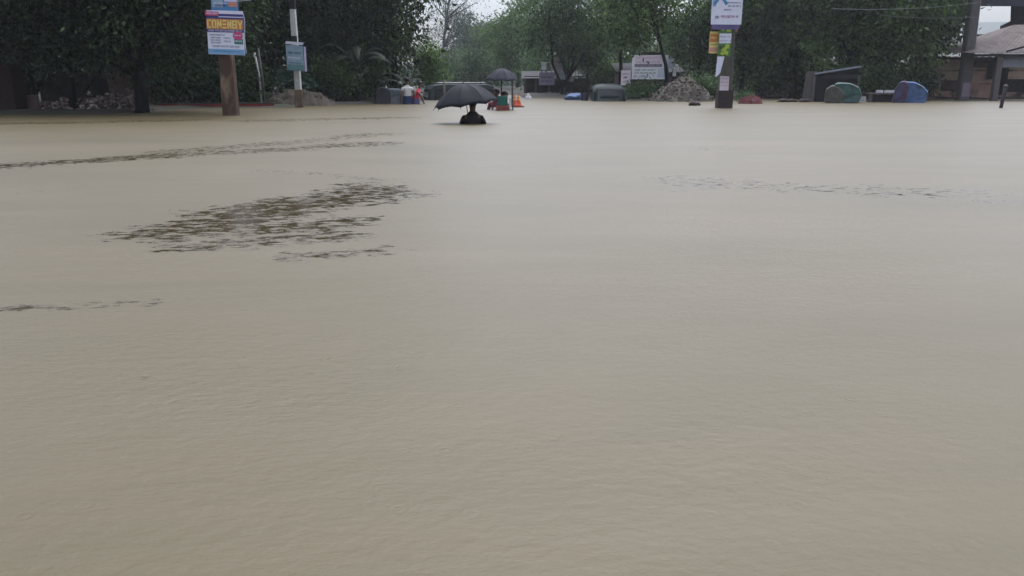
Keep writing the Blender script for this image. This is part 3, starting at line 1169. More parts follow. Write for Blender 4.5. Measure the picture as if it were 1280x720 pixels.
s = sheet_at('poster', 280.5, 0, PY + .01, 'blue poster with orange badge topmost on brown stained pole', rotz=R(-3), roll=R(1.5), group='posters tied to poles')
s.rect('sheet', -17.5 * k, 17.5 * k, -21 * k, 24 * k, 'blue')
s.rect('pale_field', -16.5 * k, -2 * k, -9 * k, 22 * k, 'paleblue', -.005, .004)
s.rect('lilac_field', 0 * k, 16.5 * k, -2 * k, 22 * k, 'paper_lilac', -.005, .004)
s.rect('navy_band', -17.2 * k, 17.2 * k, -20.6 * k, -13 * k, 'navy', -.005, .004)
s.rect('orange_badge', 5 * k, 16 * k, -8 * k, -2.6 * k, 'peach', -.008, .004)
s.text([(5.5 * k, 15.5 * k, -5.4 * k, 2.2 * k)], 'orange', -.012, 14, 'badge_lettering')
s.text([(-12 * k, 2 * k, -7 * k, 2.6 * k), (-14 * k, -3 * k, 3 * k, 3 * k), (-14 * k, -3 * k, 10 * k, 3 * k)], 'navy', -.009, 12)
s.text([(-14 * k, 4 * k, -4.2 * k, 2 * k), (-15 * k, 14 * k, -16.5 * k, 2.2 * k)], 'paper', -.009, 13, 'white_lettering')

# second pole on the left, white painted
P2Y = 25.2
p2, p2X, _ = pole('utility_pole', 374.5, P2Y, 6.5, .2, .13, M['whitewash'], 'white painted pole with small teal poster in front of soil mound', lean=-.006)
mb = MB()
zb = gz(p2X, P2Y) - .2
mb.box((0, 0, (zat(112, P2Y) - zb) / 2), (.225, .215, zat(112, P2Y) - zb), taper=.97)
mb.build('painted_base', M['pole'], p2)
mb = MB()
mb.box((-.02, 0, zat(49, P2Y) - zb), (.18, .17, .18))
mb.build('black_band', M['dark'], p2)
mb = MB()
mb.box((-.02, 0, zat(5, P2Y) - zb), (.17, .16, .3))
mb.build('black_band', M['dark'], p2)
k2 = P2Y / FPX
s = sheet_at('poster', 370, 71, P2Y - .16, 'small pale blue and teal poster on white painted pole', rotz=R(6), roll=R(4), group='posters tied to poles')
s.rect('sheet', -10 * k2, 10 * k2, -16 * k2, 13 * k2, 'paleblue', skew=-2.2 * k2)
s.rect('teal_band', -9.6 * k2, 9.6 * k2, -15.6 * k2, -9 * k2, 'teal', -.006, .004, skew=-.4 * k2)
s.rect('white_flap', -12.6 * k2, 8 * k2, 14 * k2, 17 * k2, 'paper', -.02, .01, skew=1 * k2)
s.text([(-9 * k2, 7 * k2, 4 * k2, 2.6 * k2), (-8 * k2, 7.5 * k2, -7.5 * k2, 1.8 * k2)], 'ink', -.007, 21)
s.text([(-9 * k2, 7 * k2, -2 * k2, 3.4 * k2)], 'paper', -.007, 22, 'white_lettering')
mb = MB()
mb.box((.27, .03, -.05), (.06, .012, .72), (0, R(-4), 0))
mb.build('loose_side_flap', M['paper_lilac'], s.t)
# thin posts beside it
X = xat(332, 25.4)
mb = MB()
mb.tube([(0, 0, gz(X, 25.4) - .2), (-.03, 0, .8), (-.09, 0, 1.75)], [.035, .032, .028], 8)
tag(mb.build('post', M['greywood'], None, smooth=True, loc=(X, 25.4, 0)), 'thin leaning grey wooden post between brown stained and white painted poles', 'post')
X = xat(325.5, 27)
mb = MB()
mb.tube([(.04, 0, gz(X, 27) - .1), (.04, 0, zat(96, 27)), (-.06, 0, zat(66, 27))], [.03, .03, .035], 7)
tag(mb.build('post', M['whitewash'], None, smooth=True, loc=(X, 27, 0)), 'short whitewashed stake standing just behind thin grey post', 'post')

# right pole with posters
RP_Y = ywater(135)
rp_, rpX, rpzb = pole('utility_pole', 904.5, RP_Y, 7.2, .40, .26, M['pole_right'], 'brown pole in open water carrying white poster and green banner', lean=.001)
mb = MB()
mb.box((0, 0, (zat(112, RP_Y) - rpzb) / 2), (.43, .40, zat(112, RP_Y) - rpzb))
mb.build('painted_base', M['pole_base'], rp_, bevel=.01)
kr = RP_Y / FPX
s = sheet_at('notice', 905.5, 104, RP_Y - .205, 'pale grey paper notice pasted low on brown pole', cat='notice')
s.rect('sheet', -5.4 * kr, 5.4 * kr, -8.5 * kr, 8.5 * kr, 'pinkboard')
s.text([(-4.4 * kr, 4.4 * kr, 5 * kr, 1.6 * kr), (-4.4 * kr, 4.4 * kr, 1 * kr, 1.4 * kr), (-4.4 * kr, 4.4 * kr, -3 * kr, 1.4 * kr)], 'ink_pale', -.006, 33)
s = sheet_at('poster', 909.5, 6, RP_Y - .24, 'white poster with blue emblem at top of brown pole in open water', rotz=R(5), group='posters tied to poles')
s.rect('sheet', -19 * kr, 18 * kr, -22 * kr, 22 * kr, 'paper')
s.rect('violet_band', -17.5 * kr, 16 * kr, -27.5 * kr, -22 * kr, 'violet', .004, .004)
mb = MB()
mb.box((-12.5 * kr, -.008, 5.2 * kr), (3.4 * kr, .004, 12 * kr), (0, R(36), 0))
mb.box((-4.5 * kr, -.0085, 5.2 * kr), (3.4 * kr, .004, 12 * kr), (0, R(-36), 0))
mb.box((-8.5 * kr, -.009, 12 * kr), (9 * kr, .004, 3 * kr))
mb.build('blue_emblem', M['blue'], s.t)
s.rect('cyan_patch', -18 * kr, -14 * kr, -2 * kr, 10 * kr, 'skyblue', -.0055, .003)
s.text([(0, 16 * kr, 8 * kr, 2 * kr), (-1 * kr, 16 * kr, 2.2 * kr, 1.6 * kr), (1 * kr, 16 * kr, -1.6 * kr, 1.8 * kr), (-4 * kr, 5 * kr, -5.8 * kr, 2 * kr), (-14 * kr, -10 * kr, -14 * kr, 3 * kr)], 'ink', -.006, 31)
s.text([(-7 * kr, 14 * kr, -13.4 * kr, 2.8 * kr)], 'magenta_ink', -.006, 32, 'magenta_lettering')
s.text([(-14 * kr, 12 * kr, -24.8 * kr, 2.6 * kr)], 'ink', -.001, 35, 'band_lettering')
# vertical green banner wrapped on the pole with a folded white lower corner
s = sheet_at('banner', 905, 64, RP_Y - .21, 'narrow green and yellow banner with folded white corner wrapped on brown pole', cat='banner')
s.rect('sheet', -7.5 * kr, 8 * kr, -6 * kr, 29 * kr, 'leafgreen')
s.rect('white_panel', -6.5 * kr, 7.5 * kr, 9 * kr, 20 * kr, 'paper', -.006, .004)
s.text([(-6 * kr, 7 * kr, 16 * kr, 3 * kr), (-6 * kr, 7 * kr, 11.5 * kr, 2.4 * kr)], 'ink_pale', -.009, 41)
rg = random.Random(4)
for (cx_, cz_, r_) in ((0, 2, 3.4), (3.5, 5.5, 3), (-2, -3, 2.6), (2.5, -2, 3), (4, 24.5, 3), (-3, 25, 2.4)):
    mb = MB()
    mb.box((cx_ * kr, -.0075, cz_ * kr), (r_ * 1.6 * kr, .004 + .0005 * r_, r_ * 1.5 * kr), (0, rg.uniform(0, 1.5), 0))
    mb.build('yellow_print', M['lime'], s.first)
s.text([(-6 * kr, 0 * kr, 4 * kr, 3 * kr), (-6 * kr, 3 * kr, -5 * kr, 2.4 * kr)], 'dark', -.012, 44, 'dark_print')
mb = MB()
mb.prism([(-7.5 * kr, -6 * kr), (8 * kr, -6 * kr), (7 * kr, -14 * kr), (-7.2 * kr, -29.5 * kr), (-8.5 * kr, -29 * kr)], -.006, .002)
mb.build('folded_corner', M['paper'], s.t)
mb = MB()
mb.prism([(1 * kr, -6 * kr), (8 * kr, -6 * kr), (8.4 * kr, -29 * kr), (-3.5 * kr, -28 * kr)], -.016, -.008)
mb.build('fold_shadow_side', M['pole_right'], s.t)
s = sheet_at('sign', 892.6, 52.5, RP_Y - .1, 'small yellow and orange sign on edge of brown pole below white poster', cat='sign')
s.rect('board', -5.6 * kr, 5.6 * kr, -13 * kr, 12 * kr, 'yellow')
s.rect('orange_panel', -5 * kr, 5 * kr, 0 * kr, 9 * kr, 'orange', -.006, .004)
s.rect('peach_panel', -5 * kr, 5 * kr, -11.5 * kr, -6 * kr, 'peach', -.006, .004)
s.text([(-4.4 * kr, 4.4 * kr, 4.5 * kr, 3 * kr)], 'yellow', -.010, 51)
s.text([(-4.4 * kr, 4.4 * kr, -3.2 * kr, 2 * kr)], 'leafgreen', -.006, 52, 'green_lettering')
for zz in (6, -7):
    mb = MB()
    mb.box((7.2 * kr, .02, zz * kr), (5 * kr, .02, .02))
    mb.build('bracket', M['dark_metal'], s.t)
s = sheet_at('sign', 919.3, 35, RP_Y - .1, 'tiny yellow orange plate just under corner of white emblem poster', cat='sign')
s.rect('board', -2.6 * kr, 2.6 * kr, -4 * kr, 4 * kr, 'yellow')
s.rect('orange_panel', -2.2 * kr, 2.2 * kr, -3.6 * kr, -.2 * kr, 'orange', -.006, .004)
mb = MB()
mb.box((-4.8 * kr, .02, 0), (5 * kr, .02, .02))
mb.build('bracket', M['dark_metal'], s.t)

# big grey pole at right
BP_Y = 37.6
bp_, bpX, bpzb = pole('utility_pole', 1202.5, BP_Y, 9.0, .50, .36, M['pole_grey'], 'thick dark grey pole in front of pinkish plaster house', lean=-.006)
mb = MB()
mb.box((.0, -.235, zat(112, BP_Y) - bpzb), (.36, .02, .62))
mb.build('pasted_sheet', M['mauve'], bp_)
# leaning black stake in the water at right
SY = ywater(135)
X = xat(1251, SY)
mb = MB()
mb.tube([(-.08, 0, -1.25), (0, 0, 0), (.055, 0, .62)], [.05, .05, .055], 8)
st = mb.build('stake', M['dark'], None, smooth=True, loc=(X, SY, 0))
tag(st, 'short black stake leaning out of the open water near tin canopy', 'stake')
mb = MB()
mb.blob((.058, 0, .63), (.065, .06, .05), random.Random(3), 9, 6, .1)
mb.build('stake_cap', M['greywood'], st, smooth=True)


# cables
def cable(a, b, sag, label, r=.012):
    a, b = Vector(a), Vector(b)
    mb = MB()
    mb.tube([a.lerp(b, u) - Vector((0, 0, sag * 4 * u * (1 - u))) for u in np.linspace(0, 1, 17)], r, 6)
    tag(mb.build('cable', M['wire']), label, 'cable')


cable((lpX, LP_Y - .1, zat(4, LP_Y)), (xat(380, 25.2, 3.4), 25.2, zat(-8, 25.2)), .02, 'pale cable running from poster pole to white painted pole', .014)
cable((bpX, BP_Y - .3, zat(4, BP_Y)), (xat(1040, 31, 3.5), 31, zat(11, 31)), .12, 'thin cable reaching from thick grey pole into the trees', .012)
cable((bpX, BP_Y - .3, zat(22, BP_Y)), (xat(1100, 32.5, 3.4), 32.5, zat(19, 32.5)), .08, 'lower thin cable crossing the dark trees at right', .008)

# ================================================================== UMBRELLAS AND PEOPLE IN THE WATER
UY = ywater(154.5)
ux = xat(591, UY)
gzu = -1.15
Hm = 1.64
# facing away (rotz=180)
person((ux, UY, gzu), R(180), Hm, 'person in black shirt wading chest deep under large black umbrella', 'cloth_black', 'cloth_dark', sleeves='long', longhair=True,
       arms={'l': ((.128, -.05, .655), (.06, -.15, .70)), 'r': ((-.128, -.05, .655), (-.05, -.14, .60))})
cz = zat(104.5, UY + .12)
umbrella((xat(579.5, UY + .12, cz), UY + .12, cz), (R(2), R(-7), 0), .595, .37,
         'large wet black umbrella over wading person in black shirt', M['umbrella'], .62, phase=R(38))

# traffic stand in mid water: brown red base, green box, umbrella, cones
TY = ywater(138.2)
tx = xat(628.5, TY)
kt = TY / FPX * 1.02
t = empty('traffic_stand', (tx, TY, -1.15))
tag(t, 'low brown red and white block with green box on it in mid water', 'traffic stand')
mb = MB()
mb.box((0, .25, 1.15 / 2 + .06), (15.5 * kt, .5, 1.15 + .14 - .02))
mb.build('red_block', M['redpaint'], t, bevel=.015)
for sx in (-1, 1):
    mb = MB()
    mb.box((sx * 9.6 * kt, .25, .61), (3.4 * kt, .46, 1.22))
    mb.build('white_end', M['white'], t, bevel=.02)
mb = MB()
mb.box((-.5 * kt, .28, 1.28 + .125), (12.5 * kt, .36, .25))
mb.build('green_box', M['greenbox'], t, bevel=.012)
mb = MB()
mb.box((9.0 * kt, .28, 1.22 + .12), (2.6 * kt, .2, .28))
mb.build('cream_post', M['white'], t, bevel=.01)
mb = MB()
mb.tube([(11.8 * kt, .5, .0), (11.5 * kt, .5, 1.5), (11.4 * kt, .5, 1.94)], [.03, .028, .022], 8)
mb.build('brown_prop', M['greywood'], t)
u2z = zat(85.5, TY + .5)
u2x = xat(627.5, TY + .5, u2z)
umbrella((u2x, TY + .5, u2z), (R(5), R(2), 0), 20.5 * kt, .31, 'smaller grey umbrella fixed over green box in mid water', M['umbrella_grey'], 1.0, phase=R(22.5), hook=False, sr=.018)
mb = MB()

# people sheltering behind the green box
py = TY + .75
person((xat(631, py), py, -1.15), R(12), 1.67, 'dark haired person in pale grey shirt low behind the green box', 'cloth_pale', 'cloth_dark')
person((xat(620, py + .1), py + .1, -1.15), R(-20), 1.74, 'person in dusty red shirt beside green box in mid water', 'cloth_maroon', 'cloth_dark')


# traffic cones
def cone_thing(px, Y, ztop, h, label, r=.16):
    t = empty('traffic_cone', (xat(px, Y), Y, ztop - h))
    tag(t, label, 'traffic cone', 'orange cones in mid water')
    mb = MB()
    mb.lathe([(r, .03), (r * .9, .05), (r * .16, h), (r * .1, h + .005)], 18)
    mb.build('cone_shell', M['cone'], t, smooth=False)
    mb = MB()
    prof = lambda f: r * .9 + (r * .16 - r * .9) * f
    mb.lathe([(prof(.45) + .004, .05 + (h - .05) * .45), (prof(.65) + .004, .05 + (h - .05) * .65)], 18)
    mb.lathe([(prof(.8) + .004, .05 + (h - .05) * .8), (prof(.9) + .004, .05 + (h - .05) * .9)], 18)
    mb.build('reflective_band', M['cone_band'], t)
    mb = MB()
    mb.box((0, 0, .015), (r * 2.3, r * 2.3, .03))
    mb.build('foot', M['cone'], t, bevel=.008)
    return t


CY = ywater(134)
mb = MB()
mb.box((0, 0, -.56), (.52, .5, 1.16))
tag(mb.build('concrete_block', M['redpaint'], None, bevel=.01, loc=(xat(645, CY), CY + .12, .018)), 'red painted block under the orange cones', 'block')
cone_thing(643.2, CY, .37, .33, 'left one of two orange cones beside the green box', .11)
cone_thing(647.8, CY + .1, .36, .33, 'right one of two orange cones beside the green box', .11)

# people by the grey auto-rickshaw
GY = 29.6
gx1, gx2 = xat(509.5, GY), xat(520, GY + .2)
person((gx1, GY, gz(gx1, GY) - .02), R(-150), 1.66, 'person in off white shirt and navy wrap wading beside grey rickshaw', 'cloth_white', 'cloth_navy', 'wrap')
person((gx2, GY + .2, gz(gx2, GY + .2) - .02), R(95), 1.62, 'stooping person in red shirt and purple wrap wading behind white shirted person', 'cloth_red', 'cloth_purple', 'wrap', bend=R(16),
       arms={'l': ((.13, -.12, .66), (.10, -.17, .53)), 'r': ((-.13, -.12, .66), (-.10, -.17, .53))})


# ================================================================== VEHICLES
def auto_rickshaw(px, Y, rotz, label, body, canopy, front=None, zoff=0.0, rear_glass=False):
    X = xat(px, Y)
    t = empty('auto_rickshaw', (X, Y, min(gz(X, Y), -.85) + zoff), rotz)
    tag(t, label, 'auto rickshaw', 'three wheelers stranded in the flood')
    W = .64
    mb = MB()
    mb.prism([(-1.25, .38), (-1.3, .95), (.25, .95), (.3, .5), (.75, .45), (.8, .95), (1.08, .95), (1.2, .6), (1.05, .35)], -W, W)
    mb.build('body', body, t, bevel=.03)
    # canopy: rounded sheet
    prof = [(-1.33, .9), (-1.36, 1.2), (-1.3, 1.5), (-1.12, 1.68), (-.7, 1.75), (0, 1.76), (.5, 1.72), (.78, 1.63), (.88, 1.55)]
    cb = MB()

    def cf(u, v):
        x_ = u * (len(prof) - 1)
        i = min(int(x_), len(prof) - 2)
        f = x_ - i
        px_, pz_ = prof[i][0] * (1 - f) + prof[i + 1][0] * f, prof[i][1] * (1 - f) + prof[i + 1][1] * f
        w = v * 2 - 1
        dr = abs(w) ** 5
        return (px_ * (1 - .03 * dr), W * 1.03 * math.sin(w * math.pi / 2) if False else W * 1.04 * w, pz_ - .2 * dr * (1 if u > .25 else .2))
    cb.grid(cf, 32, 16)
    co = cb.build('canopy', canopy, t, smooth=True)
    co.modifiers.new('cloth', 'SOLIDIFY').thickness = -.02
    for sy in (-1, 1):
        sb = MB()
        sb.prism([(-1.3, .9), (-.45, .9), (-.4, 1.4), (-.3, 1.56), (-1.1, 1.56), (-1.3, 1.4)], sy * W * 1.02 - .012, sy * W * 1.02 + .012)
        sb.build('side_curtain', canopy, t)
        pb = MB()
        pb.tube([(1.05, sy * W * .97, .93), (.84, sy * W * .97, 1.56)], .025, 8)
        pb.tube([(-.36, sy * W * .98, .93), (-.3, sy * W * .98, 1.56)], .02, 8)
        pb.tube([(.84, sy * W * .97, 1.56), (-.3, sy * W * .98, 1.57)], .02, 8)
        pb.build('door_frame', front or body, t)
    wb = MB()
    wb.slab([(1.04, -W * .9, .97), (1.04, W * .9, .97), (.86, W * .86, 1.52), (.86, -W * .86, 1.52)], .012)
    ws = wb.build('windshield', M['glass'], t)
    fb = MB()
    fb.tube([(1.05, -W * .95, .96), (1.05, W * .95, .96), (.86, W * .92, 1.55), (.86, -W * .92, 1.55), (1.05, -W * .95, .96)], .024, 8)
    fb.build('windshield_frame', M['metal'], ws)
    if rear_glass:
        rb = MB()
        rb.slab([(-1.40, W * .84, .95), (-1.40, -W * .84, .95), (-1.335, -W * .84, 1.53), (-1.335, W * .84, 1.53)], .01)
        rw = rb.build('rear_window', M['glass'], t)
        rb = MB()
        rb.tube([(-1.40, W * .9, .95), (-1.40, -W * .9, .95), (-1.335, -W * .9, 1.56), (-1.335, W * .9, 1.56), (-1.40, W * .9, .95)], .03, 8)
        rb.build('rear_window_frame', front or body, rw)
    sb = MB()
    sb.box((-.75, 0, .72), (.5, 1.1, .12))
    sb.box((-1.02, 0, 1.0), (.12, 1.1, .5))
    sb.build('seat', M['cloth_dark'], t, bevel=.02)
    hb = MB()
    hb.lathe([(.085, 0), (.09, .03), (.05, .06)], 14)
    ho = hb.build('headlight', M['lamp_glass'], t)
    ho.location = (1.17, 0, .78)
    ho.rotation_euler = (0, R(90), 0)
    for (wx, wy) in ((.82, 0), (-.85, .52), (-.85, -.52)):
        tb = MB()
        tb.lathe([(.12, -.05), (.21, -.055), (.235, -.03), (.235, .03), (.21, .055), (.12, .05)], 20)
        w_ = tb.build('wheel', M['rubber'], t)
        w_.location = (wx, wy, .235)
        w_.rotation_euler = (R(90), 0, 0)
        tb = MB()
        tb.lathe([(.03, -.05), (.118, -.045), (.118, .045), (.03, .05)], 16)
        tb.build('rim', M['metal'], w_)
    return t


auto_rickshaw(758, 36.2, R(90), 'dark green three wheeler seen from behind in mid distance', M['cng_darkgreen'], M['cng_darkgreen'], M['van_teal'], rear_glass=True)


def covered_rickshaw(px, Y, label, side, front, ms, mf, trim=None, streaks=None, seed=1, depth=.8):
    """cycle rickshaw whose hood is draped; side/front are outlines in picture units around px, seen from the road."""
    X = xat(px, Y)
    zb = -1.12
    t = empty('rickshaw', (X, Y, zb), -math.atan2(X, Y))
    tag(t, label, 'rickshaw', 'draped cycle rickshaws stranded in the flood')
    rng = random.Random(seed)

    def outline(poly):
        return [((p - px) * Y / FPX, zat(q, Y) - zb) for p, q in poly]

    def cover(nm, poly, m, y0, y1):
        pts = outline(poly)
        # bulging drape: rings from front face to back face, smaller at both ends
        n = len(pts)
        cxm = sum(p[0] for p in pts) / n
        czm = min(p[1] for p in pts)
        sub = []
        for i in range(n):
            a_, b_ = Vector(pts[i]), Vector(pts[(i + 1) % n])
            for q in range(5):
                sub.append(a_.lerp(b_, q / 5))
        for _ in range(1):
            sub = [(sub[i - 1] + sub[i] * 3 + sub[(i + 1) % len(sub)]) / 5 for i in range(len(sub))]
        rings = [(0, .955), (.04, .99), (.2, 1), (.5, 1.015), (.8, 1), (.96, .99), (1, .955)]
        vs, fs = [], []
        k_ = len(sub)
        for f, sc in rings:
            for i, p in enumerate(sub):
                w = 1 + .022 * math.sin(i * 1.7 + f * 6 + seed) + .015 * math.sin(i * .61 + seed * 2)
                vs.append((cxm + (p.x - cxm) * sc * w, y0 + (y1 - y0) * f + .02 * math.sin(i * .9), czm + (p.y - czm) * (sc if p.y > czm + .2 else 1)))
        for j in range(len(rings) - 1):
            for i in range(k_):
                fs.append((j * k_ + i, j * k_ + (i + 1) % k_, (j + 1) * k_ + (i + 1) % k_, (j + 1) * k_ + i))
        fs.append(tuple(range(k_ - 1, -1, -1)))
        fs.append(tuple((len(rings) - 1) * k_ + i for i in range(k_)))
        mb = MB()
        mb.add(vs, fs)
        return mb.build(nm, m, t)
    cover('hood_cover', side, ms, -depth / 2, depth / 2)
    cover('front_cover', front, mf, -depth / 2 - .03, depth / 2 + .03)
    if trim:
        pts = outline(trim)
        mb = MB()
        mb.tube([(p[0], -depth / 2 - .05, p[1]) for p in pts], .03, 7)
        mb.build('trim', M['tarp_red'], t)
    if streaks:
        pts = outline(streaks[1:])
        for x_, z_ in pts:
            mb = MB()
            mb.tube([(x_, -depth / 2 - .06, z_), (x_ + rng.uniform(-.05, .05), -depth / 2 - .07, z_ - .22), (x_ + rng.uniform(-.06, .06), -depth / 2 - .06, z_ - .42)], [.02, .035, .02], 6)
            mb.build('rag', M[streaks[0]], t)
    mb = MB()
    mb.box((.1, 0, .75), (.8, .8, .5))
    mb.build('seat', M['cloth_dark'], t, bevel=.03)
    mb = MB()
    mb.tube([(.3, 0, .35), (-.6, 0, .45), (-1.0, 0, .35)], .025, 8)
    mb.build('frame', M['dark_metal'], t)
    for (wx, wy) in ((.25, .5), (.25, -.5), (-1.0, 0)):
        tb = MB()
        tb.lathe([(.30, -.02), (.34, -.022), (.355, 0), (.34, .022), (.30, .02)], 22)
        w_ = tb.build('wheel', M['rubber'], t)
        w_.location = (wx, wy, .355)
        w_.rotation_euler = (R(90), 0, 0)
    return t


covered_rickshaw(488, 30.6, 'grey draped rickshaw with dark front half sunk near banana plants',
                 [(487, 129.5), (486, 110.5), (500, 111), (506, 116), (508, 129.5)], [(471, 129.5), (471.5, 115), (477, 109), (486, 110), (489, 116), (489, 129.5)],
                 M['canvas_grey'], M['canvas_dark'], seed=2)
covered_rickshaw(1054, 31.6, 'green hooded rickshaw with ragged brown front before dark wooden stall',
                 [(1052, 129), (1051, 116), (1042, 106), (1046, 103), (1060, 104), (1070, 109), (1074, 118), (1071, 129)],
                 [(1032, 129), (1033, 111), (1040, 106), (1050, 110), (1055, 117), (1054, 129)], M['canvas_green'], M['canvas_brown'], seed=3)
covered_rickshaw(1137, 32.2, 'rickshaw draped in blue with purple front beside plaster house',
                 [(1131, 129), (1128, 102), (1140, 102.5), (1150, 108), (1155.5, 115), (1154, 129)],
                 [(1117, 129), (1119, 112), (1124, 102), (1130, 101), (1134, 109), (1133, 129)], M['canvas_blue'], M['canvas_purple'],
                 trim=[(1129, 102), (1132, 108), (1132, 116), (1129, 124)], seed=4)


def van(px, Y, rotz, label):
    X = xat(px, Y)
    t = empty('van', (X, Y, -1.12), rotz)
    tag(t, label, 'van')
    W = .8
    mb = MB()
    prof = [(-1.9, .35), (-1.95, 1.0), (-1.85, 1.6), (-1.7, 1.78), (-1.2, 1.84), (.9, 1.83), (1.15, 1.75), (1.55, 1.12), (1.95, 1.0), (2.0, .4)]
    mb.prism(prof, -W, W)
    mb.build('body', M['van_teal'], t, bevel=.05)
    for sy in (-1, 1):
        for x0, x1 in ((-1.65, -.75), (-.65, .25), (.35, 1.02)):
            g = MB()
            g.prism([(x0, 1.12), (x1 + (.22 if x1 > 1 else 0), 1.12), (x1, 1.62), (x0, 1.62)], sy * (W + .004) - .004, sy * (W + .004) + .004)
            g.build('window', M['glass'], t)
    g = MB()
    g.slab([(1.56, -W * .85, 1.15), (1.56, W * .85, 1.15), (1.2, W * .8, 1.7), (1.2, -W * .8, 1.7)], .01)
    g.build('windshield', M['glass'], t)
    g = MB()
    g.slab([(-1.955, W * .8, 1.15), (-1.955, -W * .8, 1.15), (-1.87, -W * .8, 1.6), (-1.87, W * .8, 1.6)], .01)
    g.build('rear_window', M['glass'], t)
    for x_ in (-1.2, 1.25):
        for sy in (-1, 1):
            tb = MB()
            tb.lathe([(.15, -.09), (.27, -.09), (.3, -.06), (.3, .06), (.27, .09), (.15, .09)], 20)
            w_ = tb.build('wheel', M['rubber'], t)
            w_.location = (x_, sy * (W - .08), .3)
            w_.rotation_euler = (R(90), 0, 0)
            tb = MB()
            tb.lathe([(.04, -.085), (.148, -.08), (.148, .08), (.04, .085)], 16)
            tb.build('rim', M['metal'], w_)
    for sy in (-1, 1):
        hb = MB()
        hb.box((2.0, sy * .6, .78), (.05, .26, .16))
        hb.build('headlight', M['lamp_glass'], t, bevel=.01)
    rb = MB()
    for sy in (-1, 1):
        rb.tube([(-1.5, sy * .6, 1.9), (.8, sy * .6, 1.9)], .018, 6)
    for x_ in (-1.5, -.7, .1, .8):
        rb.tube([(x_, -.6, 1.9), (x_, .6, 1.9)], .015, 6)
        rb.tube([(x_, -.6, 1.82), (x_, -.6, 1.9)], .015, 6)
        rb.tube([(x_, .6, 1.82), (x_, .6, 1.9)], .015, 6)
    rb.build('roof_rack', M['metal'], t)
    return t


van(582, 39.0, R(18), 'grey teal van half sunk behind the large black umbrella')
X = xat(555.5, 37)
mb = MB()
mb.tube([(0, 0, -1.1), (0, 0, zat(99.5, 37))], [.06, .05], 8)
tag(mb.build('post', M['greywood'], None, smooth=True, loc=(X, 37, 0)), 'pale post standing before grey teal van beside large umbrella', 'post')


# ================================================================== SMALL THINGS ON THE WATER
def heap(name, px, Y, w, dpt, h, m, label, cat, seed, kind=None, peak=0.0, power=1.0, base=None):
    X = xat(px, Y)
    rng = np.random.default_rng(seed)
    ph = rng.random((6, 3)) * 6.28
    fr = rng.uniform(2, 9, (6, 2))

    def f(u, v):
        a = u * 2 - 1
        b_ = v * 2 - 1
        a2 = a - peak * (1 - abs(a))
        r = math.sqrt(a2 * a2 + b_ * b_)
        z = h * max(0, 1 - r) ** power * 1.15
        nz = sum(math.sin(a * fr[i, 0] * 2 + b_ * fr[i, 1] * 2 + ph[i, 0]) / (1 + i * .5) for i in range(6)) * .1 * h
        z = min(z + nz * min(1, max(0, 1 - r) * 3), h * 1.05)
        z += (rng.normal() * .02 + abs(rng.normal()) * .02 * (rng.random() < .3)) * (r < .97)
        return (a * w / 2, b_ * dpt / 2, z - .25 * min(1, max(0, r - .75) * 3) - .08)
    mb = MB()
    mb.grid(f, 56, 30)
    o = mb.build(name, m, None, loc=(X, Y, 0 if base is None else base))
    tag(o, label, cat, kind=kind)
    return o


MOUND = heap('soil_mound', 850, 35.6, 3.1, 3.2, 1.03, M['soil'], 'grey brown gravelly mound of soil between signboards and brown poster pole', 'soil mound', 5, peak=.08, power=.95)
rg = random.Random(77)
mb = MB()
mv = [v.co for v in MOUND.data.vertices if v.co.z > .02 and v.co.y < .6]
for i in range(300):
    c = rg.choice(mv)
    q = rg.uniform(.018, .06)
    mb.blob((c.x + rg.uniform(-.06, .06), c.y + rg.uniform(-.06, .02), c.z + q * .2), (q * 1.2, q, q * .8), rg, 6, 4, .25)
mb.build('gravel', M['gravel'], MOUND)['kind'] = 'stuff'
heap('soil_mound', 372, 27.6, 2.9, 2.4, .56, M['soil_left'], 'low brown mound of soil behind white painted pole', 'soil mound', 8, power=.65)
hY = ywater(130)
heap('tarp_heap', 938, hY + .4, 1.0, .9, .30, M['tarp_red'], 'low dark red tarpaulin heap beside brown poster pole', 'tarpaulin', 12, power=.55, base=.05)
shrub(929, hY + .5, 'small grey green weed clump between poster pole and red heap', .38, .16, .22, 'leaf_mid', 12, 60, .22, .08, 91, zmin=.02, name='weed_clump', cat='weeds')


def driftwood(px, py, ln, label, seed):
    Y = ywater(py)
    rng = random.Random(seed)
    mb = MB()
    mb.tube([(-ln / 2, 0, .0), (-ln / 4, .05, .06), (0, .0, .035), (ln / 4, -.04, .07), (ln / 2, 0, .02)], [.02, .06, .05, .06, .02], 8)
    for i in range(4):
        a = rng.uniform(-.4, .4) * ln
        mb.tube([(a, 0, .04), (a + rng.uniform(-.2, .2), .1, rng.uniform(.08, .16))], [.02, .008], 5)
    mb.blob((-ln * .18, .02, .05), (.16, .12, .09), rng)
    tag(mb.build('driftwood', M['wood_wet'], None, smooth=True, loc=(xat(px, Y), Y, 0)), label, 'driftwood', 'dark wood floating on the flood')


driftwood(984, 127.6, .85, 'long dark driftwood with twigs floating beyond red heap', 3)
driftwood(1006, 127.8, .42, 'short dark driftwood stub before the wooden stall', 4)
driftwood(869, 132.2, .34, 'lone dark driftwood bit floating between soil mound and pole', 6)

# white sack near the shops
Y = 41
X = xat(660.5, Y)
mb = MB()
mb.lathe([(.16, -.1), (.17, .02), (.14, .12), (.05, .22), (.06, .27), (.02, .28)], 14)
tag(mb.build('sack', M['sack'], None, smooth=True, loc=(X, Y, 0)), 'white tied sack at waterline near far shops', 'sack')

